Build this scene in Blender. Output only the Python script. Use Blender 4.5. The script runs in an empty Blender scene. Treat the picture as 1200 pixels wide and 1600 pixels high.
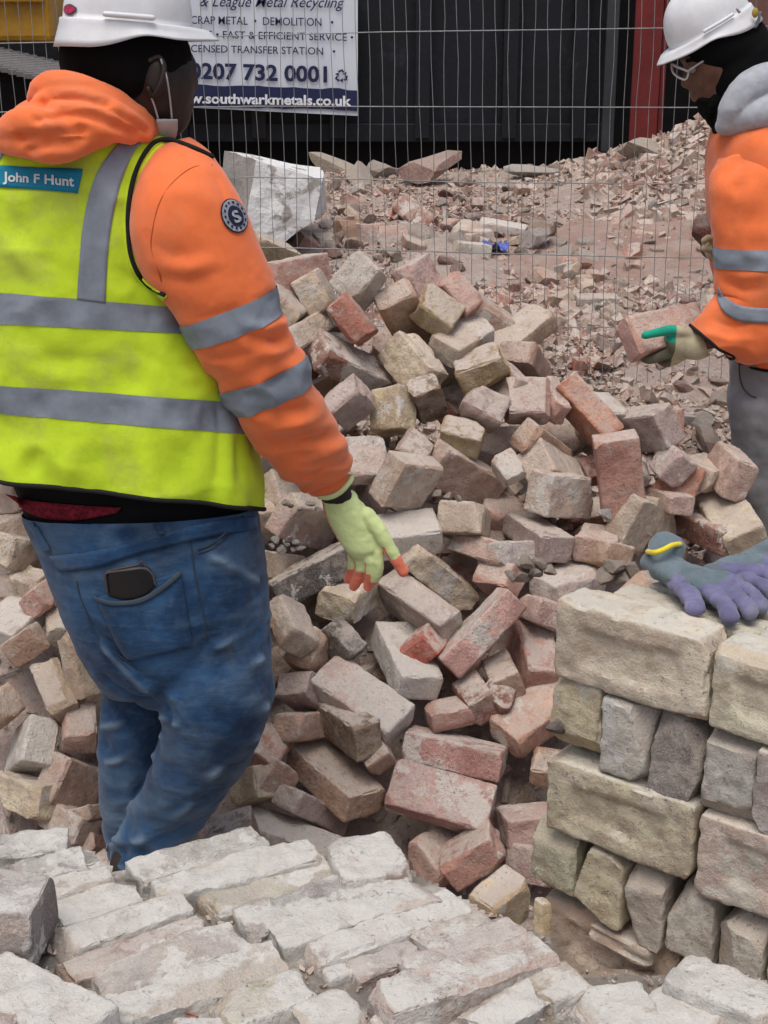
import bpy, bmesh, math, random
import numpy as np
from mathutils import Vector, Matrix, Quaternion, Euler
from mathutils.bvhtree import BVHTree

S = bpy.context.scene
COL = S.collection
random.seed(7)
RNG = np.random.default_rng(11)

# ------------------------------------------------------------ camera, sky, sun, exposure
CAM_H, PITCH, FPX = 1.6, math.radians(18.1), 2200.0
cam = bpy.data.objects.new('camera', bpy.data.cameras.new('camera'))
COL.objects.link(cam)
cam.location = (0, 0, CAM_H)
cam.rotation_euler = (math.pi/2 - PITCH, 0, 0)
cam.data.sensor_fit = 'VERTICAL'
cam.data.sensor_height = 24.0
cam.data.lens = FPX/1600*24.0
cam.data.clip_start = 0.05
cam.data.clip_end = 1200
S.camera = cam

W = bpy.data.worlds.new('World'); S.world = W; W.use_nodes = True
wn = W.node_tree
bgn = wn.nodes['Background']
sky = wn.nodes.new('ShaderNodeTexSky'); sky.sky_type = 'NISHITA'; sky.sun_disc = False
SUN_EL, SUN_AZ = math.radians(70), math.radians(200)   # azimuth clockwise from +Y
sky.sun_elevation = SUN_EL; sky.sun_rotation = SUN_AZ
sky.air_density = 1.0; sky.dust_density = 6.0; sky.ozone_density = 1.0
wn.links.new(sky.outputs[0], bgn.inputs[0]); bgn.inputs[1].default_value = 0.15
sl = bpy.data.lights.new('sun', 'SUN'); sl.energy = 1.5; sl.angle = math.radians(40); sl.color = (1.0, 0.995, 0.965)
so = bpy.data.objects.new('sun', sl); COL.objects.link(so)
sd = Vector((math.sin(SUN_AZ)*math.cos(SUN_EL), math.cos(SUN_AZ)*math.cos(SUN_EL), math.sin(SUN_EL)))
so.rotation_euler = sd.to_track_quat('Z', 'Y').to_euler(); so.location = (0, 0, 12)
S.view_settings.view_transform = 'Standard'; S.view_settings.look = 'None'
S.view_settings.exposure = -0.12; S.view_settings.gamma = 1.0; S.view_settings.use_curve_mapping = False
S.render.engine = 'CYCLES'

# ------------------------------------------------------------ helpers
CP, SP = math.cos(PITCH), math.sin(PITCH)
def ray(px, py):
    x = (px-600)/FPX; d = (py-800)/FPX
    return Vector((x, CP-d*SP, -SP-d*CP))
def P(px, py, Y):                     # the point of the vertical plane y=Y that the photo shows at a pixel
    d = ray(px, py); return Vector((0, 0, CAM_H)) + d*(Y/d.y)
def PZ(px, py, z):                    # the same for a level plane
    d = ray(px, py); return Vector((0, 0, CAM_H)) + d*((z-CAM_H)/d.z)

def tag(o, label=None, cat=None, group=None, kind=None):
    if label: o['label'] = label
    if cat: o['category'] = cat
    if group: o['group'] = group
    if kind: o['kind'] = kind
    return o
def empty(name, loc=(0, 0, 0)):
    o = bpy.data.objects.new(name, None); COL.objects.link(o); o.location = loc; o.empty_display_size = .1
    return o
def link(name, me, mat=None, parent=None, smooth=None):
    o = bpy.data.objects.new(name, me); COL.objects.link(o)
    if mat is not None and not me.materials:
        for m in (mat if isinstance(mat, (list, tuple)) else [mat]): me.materials.append(m)
    if parent is not None:
        o.parent = parent
        o.matrix_parent_inverse = Matrix.Translation(-Vector(parent.location))
    if smooth is not None: me.polygons.foreach_set('use_smooth', [smooth]*len(me.polygons))
    return o
def mesh(name, vs, fs, smooth=True):
    me = bpy.data.meshes.new(name)
    me.from_pydata([tuple(v) for v in vs], [], fs)
    me.validate(); me.update()
    me.polygons.foreach_set('use_smooth', [smooth]*len(me.polygons))
    return me

# value noise on numpy arrays
_PERM = np.random.default_rng(5).random((64, 64, 64)).astype(np.float32)*2-1
def vnoise(p):
    p = np.asarray(p, float); i = np.floor(p).astype(int); f = p-i; f = f*f*(3-2*f); i &= 63; j = (i+1) & 63
    r = 0
    for a in (0, 1):
        for b in (0, 1):
            for c in (0, 1):
                w = (f[..., 0] if a else 1-f[..., 0])*(f[..., 1] if b else 1-f[..., 1])*(f[..., 2] if c else 1-f[..., 2])
                r = r + w*_PERM[(j if a else i)[..., 0], (j if b else i)[..., 1], (j if c else i)[..., 2]]
    return r
def fbm(p, octs=3):
    p = np.asarray(p, float); s = 0; a = 1; t = 0
    for k in range(octs):
        s = s+a*vnoise(p*2**k+17.3*k); t += a; a *= .5
    return s/t

# ------------------------------------------------------------ materials
def newmat(name, rough=.9, spec=.2):
    m = bpy.data.materials.new(name); m.use_nodes = True
    b = m.node_tree.nodes['Principled BSDF']; b.inputs['Roughness'].default_value = rough
    b.inputs['Specular IOR Level'].default_value = spec
    return m, m.node_tree, b
def node(nt, t, **kw):
    n = nt.nodes.new(t)
    for k, v in kw.items():
        if k in n.inputs: n.inputs[k].default_value = v
        else: setattr(n, k, v)
    return n
def noise(nt, vec, scale, detail=4, rough=.6):
    n = node(nt, 'ShaderNodeTexNoise', Scale=scale, Detail=detail, Roughness=rough)
    if vec is not None: nt.links.new(vec, n.inputs['Vector'])
    return n.outputs['Fac']
def ramp(nt, fac, a, b, ca=(0, 0, 0, 1), cb=(1, 1, 1, 1)):
    r = nt.nodes.new('ShaderNodeMapRange'); r.inputs[1].default_value = a; r.inputs[2].default_value = b
    r.interpolation_type = 'SMOOTHSTEP'
    nt.links.new(fac, r.inputs[0]); return r.outputs[0]
def mix(nt, fac, a, b, mode='MIX'):
    m = nt.nodes.new('ShaderNodeMix'); m.data_type = 'RGBA'; m.blend_type = mode
    for inp, v in ((m.inputs[0], fac), (m.inputs[6], a), (m.inputs[7], b)):
        if isinstance(v, (int, float)): inp.default_value = v
        elif isinstance(v, (tuple, list)): inp.default_value = (*v[:3], 1)
        else: nt.links.new(v, inp)
    return m.outputs[2]
def mul(nt, a, b, op='MULTIPLY'):
    m = nt.nodes.new('ShaderNodeMath'); m.operation = op
    for i, v in enumerate((a, b)):
        if isinstance(v, (int, float)): m.inputs[i].default_value = v
        else: nt.links.new(v, m.inputs[i])
    return m.outputs[0]
def bump(nt, bsdf, heights, dist=.001):
    prev = None
    for h, st, d in heights:
        b = nt.nodes.new('ShaderNodeBump'); b.inputs['Strength'].default_value = st; b.inputs['Distance'].default_value = d
        nt.links.new(h, b.inputs['Height'])
        if prev is not None: nt.links.new(prev, b.inputs['Normal'])
        prev = b.outputs[0]
    nt.links.new(prev, bsdf.inputs['Normal'])
def objvec(nt, jitter=True):
    tc = nt.nodes.new('ShaderNodeTexCoord')
    if not jitter: return tc.outputs['Object']
    oi = nt.nodes.new('ShaderNodeObjectInfo')
    v = nt.nodes.new('ShaderNodeVectorMath'); v.operation = 'ADD'
    c = nt.nodes.new('ShaderNodeCombineXYZ')
    m = mul(nt, oi.outputs['Random'], 37.0)
    nt.links.new(m, c.inputs[0]); nt.links.new(mul(nt, m, 1.7), c.inputs[1])
    nt.links.new(tc.outputs['Object'], v.inputs[0]); nt.links.new(c.outputs[0], v.inputs[1])
    return v.outputs[0]

def brick_material(name, tint, use_attr=False, dust=(.56, .49, .43), bk=1.0, pits=.75):
    """fired clay with mortar smears and dust; the clay colour is the object's own colour"""
    m, nt, b = newmat(name, .95, .12)
    v = objvec(nt)
    oi = nt.nodes.new('ShaderNodeObjectInfo')
    if use_attr:
        at = nt.nodes.new('ShaderNodeAttribute'); at.attribute_name = 'col'
        base = at.outputs['Color']; alpha = .35
    else:
        base = oi.outputs['Color']; alpha = oi.outputs['Alpha']
    n1 = noise(nt, v, 9, 5, .65); n2 = noise(nt, v, 30, 5, .7); n3 = noise(nt, v, 130, 4, .7); n4 = noise(nt, v, 420, 2, .6)
    c = mix(nt, ramp(nt, n1, .40, .60), mix(nt, 1.0, base, (.78, .72, .70), 'MULTIPLY'), mix(nt, 1.0, base, (1.16, 1.15, 1.12), 'MULTIPLY'))
    c = mix(nt, mul(nt, ramp(nt, n2, .50, .60), .5), c, mix(nt, 1.0, base, (.66, .54, .5), 'MULTIPLY'))
    c = mix(nt, mul(nt, ramp(nt, noise(nt, v, 14, 6, .7), .50, .62), .45), c, (.46, .40, .34))
    # mortar smears
    nm = noise(nt, v, 6.5, 6, .72)
    g = nt.nodes.new('ShaderNodeNewGeometry')
    sx = nt.nodes.new('ShaderNodeSeparateXYZ'); nt.links.new(g.outputs['Normal'], sx.inputs[0])
    thr = mul(nt, .80, mul(nt, alpha, .30), 'SUBTRACT')
    mk = nt.nodes.new('ShaderNodeMapRange'); nt.links.new(mul(nt, nm, mul(nt, n2, .25), 'ADD'), mk.inputs[0])
    nt.links.new(thr, mk.inputs[1]); nt.links.new(mul(nt, thr, .035, 'ADD'), mk.inputs[2])
    mort = mix(nt, ramp(nt, n2, .42, .58), (tint[0]*.9, tint[1]*.88, tint[2]*.86), tint)
    c = mix(nt, mul(nt, mk.outputs[0], .85), c, mort)
    # settled dust on ledges, strengthened to paint skylit tops brighter
    up = mul(nt, ramp(nt, sx.outputs[2], .30, .75), ramp(nt, n2, .36, .52))
    c = mix(nt, mul(nt, mul(nt, up, mul(nt, 1.0, mul(nt, alpha, .85), 'SUBTRACT')), .95), c, dust)
    # chipped faces show raw clay
    ca = nt.nodes.new('ShaderNodeAttribute'); ca.attribute_name = 'chip'
    c = mix(nt, mul(nt, ca.outputs['Fac'], .6), c, mix(nt, 1.0, base, (.95, .80, .72), 'MULTIPLY'))
    # soot and pits
    c = mix(nt, mul(nt, ramp(nt, n3, .59, .65), mul(nt, ramp(nt, n1, .42, .62), pits)), c, (.07, .055, .05))
    c = mix(nt, mul(nt, ramp(nt, n1, .58, .66), .30), c, (.13, .12, .115))
    c = mix(nt, mul(nt, ramp(nt, n4, .5, .62), .25), c, (.60, .56, .51))
    nt.links.new(c, b.inputs['Base Color'])
    bump(nt, b, [(n2, 1, .008*bk), (n3, 1, .0045*bk*bk), (n4, .7, .0012*bk)])
    return m
M_BRICK = brick_material('reclaimed_brick', (.64, .61, .565))
M_STOCK = brick_material('stock_brick', (.50, .48, .41), dust=(.56, .54, .47), bk=.6, pits=.7)
M_FORE = brick_material('mortar_caked_brick', (.58, .572, .54), dust=(.55, .538, .50), bk=.8, pits=.6)
M_RUB = brick_material('rubble_fragments', (.50, .45, .40), True)

def simple(name, col, rough=.8, spec=.3, var=.12, scale=20, bmp=0, bscale=60, metal=0):
    m, nt, b = newmat(name, rough, spec)
    b.inputs['Metallic'].default_value = metal
    v = objvec(nt, False)
    n = noise(nt, v, scale, 5, .6)
    lo = tuple(x*(1-var) for x in col); hi = tuple(min(1, x*(1+var)) for x in col)
    nt.links.new(mix(nt, ramp(nt, n, .3, .7), lo, hi), b.inputs['Base Color'])
    if bmp: bump(nt, b, [(noise(nt, v, bscale, 4, .6), .6, bmp)])
    return m
def cloth(name, col, var=.12, scale=9, rough=.85, sheen=.25, weave=900, dirt=.0, dirtcol=(.25, .2, .15)):
    m, nt, b = newmat(name, rough, .15)
    b.inputs['Sheen Weight'].default_value = sheen; b.inputs['Sheen Roughness'].default_value = .5
    v = objvec(nt, False)
    n = noise(nt, v, scale, 5, .65)
    lo = tuple(x*(1-var) for x in col); hi = tuple(min(1, x*(1+var)) for x in col)
    c = mix(nt, ramp(nt, n, .3, .7), lo, hi)
    if dirt: c = mix(nt, mul(nt, ramp(nt, noise(nt, v, 5.5, 6, .7), .50, .66), dirt), c, dirtcol)
    nt.links.new(c, b.inputs['Base Color'])
    bump(nt, b, [(noise(nt, v, 55, 3, .5), .35, .003), (noise(nt, v, weave, 2, .5), .3, .0004)])
    return m
M_ORANGE = cloth('orange_fleece', (.80, .18, .055), .09, dirt=.28, dirtcol=(.55, .24, .14))
M_LIME = cloth('lime_hi_vis', (.52, .72, .03), .10, sheen=.1, weave=1200, dirt=.55, dirtcol=(.40, .45, .09))
M_TAPE = cloth('reflective_tape', (.215, .25, .295), .20, 11, rough=.55, sheen=0)
M_BIND = simple('black_binding', (.012, .012, .013), .9)
M_SHIRT = cloth('black_shirt', (.006, .006, .007), .2, sheen=0)
M_REDMESH = cloth('red_mesh', (.16, .012, .025), .5, 120, sheen=0)
M_GREYF = cloth('grey_fleece', (.36, .38, .42), .1, 40)
M_SKIN = simple('dark_skin', (.020, .012, .009), .55, .4, .2, 30, .0006, 300)
M_SKIN2 = simple('brown_skin', (.125, .060, .040), .5, .4, .25, 30, .0006, 300)
M_HAIR = simple('black_hair', (.006, .006, .006), .95, .1, .3, 60, .002, 200)
M_BAND = cloth('black_headwear', (.004, .004, .0045), .2, rough=1, sheen=0)
M_HELM = simple('white_helmet_plastic', (.66, .68, .70), .42, .5, .09, 14, .0006, 40)
M_GREYT = cloth('grey_jersey_trousers', (.23, .235, .245), .22, 7, dirt=.2, dirtcol=(.3, .27, .24))
M_GLOVEG = cloth('lime_knit', (.56, .66, .30), .1, 30, weave=500)
M_CORAL = cloth('coral_latex', (.74, .19, .11), .12, 30)
M_CREAM = cloth('cream_knit', (.40, .36, .24), .25, 18)
M_TEAL = cloth('teal_latex', (.01, .30, .20), .15, 30)
M_KNITB = cloth('grey_blue_knit', (.12, .16, .18), .2, 22, weave=400)
M_LAV = cloth('lavender_latex', (.15, .145, .26), .25, 22, dirt=.75, dirtcol=(.20, .195, .225))
M_YEL = cloth('yellow_cuff', (.72, .58, .03), .1, 30)
M_MASK = simple('mask_cloth', (.42, .44, .45), .8)
M_CLEAR = simple('clear_goggle_frame', (.45, .42, .42), .2, .6, .1)
M_BLACKP = simple('phone_black', (.008, .008, .009), .3, .4)
M_CASE = simple('phone_case_edge', (.06, .05, .05), .5)
M_BOOT = simple('work_boot', (.03, .025, .022), .7)
M_THREAD = simple('denim_seam', (.035, .045, .06), .9)

def denim():
    m, nt, b = newmat('blue_denim', .9, .12)
    b.inputs['Sheen Weight'].default_value = .12
    v = objvec(nt, False)
    n1 = noise(nt, v, 6, 5, .7); n2 = noise(nt, v, 45, 4, .7)
    mp = nt.nodes.new('ShaderNodeMapping'); mp.inputs['Scale'].default_value = (4, 4, 14); nt.links.new(v, mp.inputs[0])
    n3 = noise(nt, mp.outputs[0], 4.5, 5, .6)
    c = mix(nt, ramp(nt, n1, .36, .64), (.011, .033, .080), (.030, .086, .185))
    c = mix(nt, mul(nt, ramp(nt, n3, .48, .74), .38), c, (.060, .110, .165))
    c = mix(nt, mul(nt, ramp(nt, n2, .5, .7), .15), c, (.12, .15, .17))
    c = mix(nt, mul(nt, ramp(nt, noise(nt, v, 3.1, 4, .6), .52, .72), .4), c, (.13, .135, .125))
    fa = nt.nodes.new('ShaderNodeAttribute'); fa.attribute_name = 'ridge_fade_light'  # fold ridges painted lighter: dye wear plus highlights the flat light leaves out
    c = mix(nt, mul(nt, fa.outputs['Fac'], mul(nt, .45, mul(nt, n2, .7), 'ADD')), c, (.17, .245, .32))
    nt.links.new(c, b.inputs['Base Color'])
    bump(nt, b, [(n3, .5, .006), (n2, .4, .0015), (noise(nt, v, 900, 2, .5), .3, .0004)])
    return m
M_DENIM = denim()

def glass():
    m, nt, b = newmat('safety_lens', .05, .5)
    b.inputs['Base Color'].default_value = (.9, .9, .92, 1)
    b.inputs['Transmission Weight'].default_value = 1.0; b.inputs['IOR'].default_value = 1.1
    return m
M_LENS = glass()

# ------------------------------------------------------------ brick shapes
PAL = {  # clay colour, mortar amount
 'grey': ((0.470, 0.426, 0.393), .35), 'dust': ((0.549, 0.462, 0.379), .40), 'dustpink': ((0.517, 0.381, 0.332), .35), 'pink': ((0.553, 0.353, 0.301), .30),
 'red': ((0.395, 0.172, 0.127), .12), 'redpale': ((0.340, 0.170, 0.132), .55), 'tan': ((0.458, 0.321, 0.235), .22), 'cream': ((0.618, 0.542, 0.404), .45),
 'yellow': ((0.587, 0.494, 0.327), .25), 'lilac': ((0.511, 0.443, 0.438), .45), 'brown': ((0.263, 0.192, 0.142), .12), 'olive': ((0.376, 0.303, 0.181), .18),
 'mauve': ((0.408, 0.322, 0.301), .25), 'orange': ((0.489, 0.228, 0.152), .12), 'rose': ((0.482, 0.270, 0.227), .22), 'buff': ((0.534, 0.446, 0.347), .35),
 'tanpink': ((0.473, 0.336, 0.273), .28), 'white': ((0.578, 0.535, 0.456), .8), 'pinkwhite': ((0.548, 0.429, 0.390), .72), 'blackstain': ((0.118, 0.108, 0.107), .25),
 'charred': ((0.158, 0.145, 0.129), .35), 'whitepink': ((0.620, 0.570, 0.524), 1.0), 'redtan': ((0.385, 0.218, 0.172), .45), 'mottled': ((0.470, 0.271, 0.251), .56),
 'mottledgrey': ((0.502, 0.345, 0.310), .55), 'rosewhite': ((0.526, 0.326, 0.287), .45), 'redbright': ((0.509, 0.122, 0.087), .12), 'reddark': ((0.273, 0.132, 0.109), .1),
 'speckled': ((0.553, 0.361, 0.289), .5), 'whitelilac': ((0.620, 0.612, 0.569), .8),
 'stock1': ((0.500, 0.465, 0.360), .38), 'stock2': ((0.430, 0.395, 0.280), .25), 'stockgrey': ((0.400, 0.390, 0.360), .30), 'stockolive': ((0.390, 0.385, 0.275), .25),
 'fore': ((0.427, 0.421, 0.383), .95), 'foretan': ((0.386, 0.353, 0.279), .62), 'forepink': ((0.377, 0.318, 0.290), .55), 'foregrey': ((0.310, 0.312, 0.296), .7),
}
def sstep1(x): x = np.clip(x, 0, 1); return x*x*(3-2*x)
def axis_pts(h, r, cell):
    n = max(1, int(round((2*h-2*r)/cell)))
    mid = np.linspace(-h+r, h-r, n+1)
    return np.concatenate([[-h, -h+.3*r], mid, [h-.3*r, h]])
def brick_mesh(name, dims, seed, cell=.009, rad=.0042, chips=6, chipd=.012, rough=.0012, broken=0.0, wear=.0, lump=.0015, frog=0.0):
    """worn brick: rounded arrises, chipped corners, optional snapped end"""
    rs = np.random.default_rng(seed)
    h = np.array(dims)/2; ax = [axis_pts(h[i], min(rad, h[i]*.45), cell) for i in range(3)]
    n = [len(a) for a in ax]
    idx = {}; vs = []; fs = []
    def vid(i, j, k):
        key = (i*512+j)*512+k
        q = idx.get(key)
        if q is None: q = idx[key] = len(vs); vs.append((ax[0][i], ax[1][j], ax[2][k]))
        return q
    for i in range(n[0]-1):
        for j in range(n[1]-1):
            fs.append((vid(i, j, 0), vid(i, j+1, 0), vid(i+1, j+1, 0), vid(i+1, j, 0)))
            k = n[2]-1; fs.append((vid(i, j, k), vid(i+1, j, k), vid(i+1, j+1, k), vid(i, j+1, k)))
    for i in range(n[0]-1):
        for k in range(n[2]-1):
            fs.append((vid(i, 0, k), vid(i+1, 0, k), vid(i+1, 0, k+1), vid(i, 0, k+1)))
            j = n[1]-1; fs.append((vid(i, j, k), vid(i, j, k+1), vid(i+1, j, k+1), vid(i+1, j, k)))
    for j in range(n[1]-1):
        for k in range(n[2]-1):
            fs.append((vid(0, j, k), vid(0, j, k+1), vid(0, j+1, k+1), vid(0, j+1, k)))
            i = n[0]-1; fs.append((vid(i, j, k), vid(i, j+1, k), vid(i+1-1, j+1, k+1), vid(i, j, k+1)))
    p = np.array(vs); r = min(rad, h.min()*.45)
    q = np.clip(p, -(h-r), h-r); d = p-q; L = np.linalg.norm(d, axis=1, keepdims=True); L[L == 0] = 1
    nrm = d/L; p = q+nrm*r
    off = rs.random(3)*50
    p = p+nrm*(lump*fbm(p*9+off, 3)[:, None]*2 + rough*fbm(p*70+off, 3)[:, None]*1.6)
    if frog:
        fm = sstep1((.079-np.abs(p[:, 0]+fbm(p*12+off, 2)*.01))/.012)*sstep1((h[2]*.58-np.abs(p[:, 2]+fbm(p*14+off, 2)*.008))/.012)*(p[:, 1] < -h[1]+.012)
        p[:, 1] += fm*frog
    edge = (np.abs(d) > r*.2).sum(1) >= 2
    p = p-nrm*(edge*np.clip(fbm(p*38+off+9, 3)*2.2-.2, 0, 1)*r*.8)[:, None]      # nibbled arrises
    chip = np.zeros(len(p))
    for c in range(chips):
        sgn = np.sign(rs.random(3)-.5)
        nn = sgn*rs.uniform(.25, 1, 3)
        if rs.random() < .5: nn[rs.integers(0, 2 if rs.random() < .7 else 3)] *= .08
        nn /= np.linalg.norm(nn)
        dd = (p@nn).max() - chipd*rs.uniform(.35, 1.25)
        e = p@nn-dd
        m = e > 0
        w = fbm(p*55+off+c*7, 3)*.0028
        p[m] -= nn*(e[m]+w[m])[:, None]; chip[m] = 1
    if broken > 0:
        for sgn in ([1] if broken < 2 else [1, -1]):
            nn = np.array([sgn, rs.uniform(-.45, .45), rs.uniform(-.45, .45)]); nn /= np.linalg.norm(nn)
            dd = h[0]*.9
            e = p@nn-dd+fbm(p*26+off, 4)*.016; m = e > 0
            p[m] -= nn*(e[m])[:, None]; chip[m] = 1
    if wear > 0:
        w = np.clip(fbm(p*16+off+3, 4)*1.8-.1, 0, 1)*wear
        p = p-nrm*w[:, None]
    me = mesh(name, p, fs)
    me.set_sharp_from_angle(angle=math.radians(33))
    a = me.attributes.new('chip', 'FLOAT', 'POINT'); a.data.foreach_set('value', chip.astype(np.float32))
    return me
def paint(o, key, rs=random, v=.10):
    c, a = PAL[key]; k = 1+rs.uniform(-v, v)
    o.color = (min(1, c[0]*k*(1+rs.uniform(-.03, .03))), min(1, c[1]*k), min(1, c[2]*k*(1+rs.uniform(-.04, .04))), max(0, min(1, a+rs.uniform(-.08, .08))))
    return o
def rock_mesh(name, seed, sub=2, cuts=9, rnd=.0):
    rs = np.random.default_rng(seed)
    bm = bmesh.new(); bmesh.ops.create_icosphere(bm, subdivisions=sub, radius=1)
    me = bpy.data.meshes.new(name); bm.to_mesh(me); bm.free()
    n = len(me.vertices); p = np.empty(n*3); me.vertices.foreach_get('co', p); p = p.reshape(-1, 3)
    for c in range(cuts):
        nn = rs.normal(size=3); nn /= np.linalg.norm(nn); d = rs.uniform(.38, .72)
        e = p@nn-d; m = e > 0; p[m] -= nn*e[m][:, None]
    p += fbm(p*2.5+rs.random(3)*40, 3)[:, None]*.07
    p *= np.array([1.25, .95, .75])
    me.vertices.foreach_set('co', p.ravel()); me.update()
    me.polygons.foreach_set('use_smooth', [False]*len(me.polygons))
    return me

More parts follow.
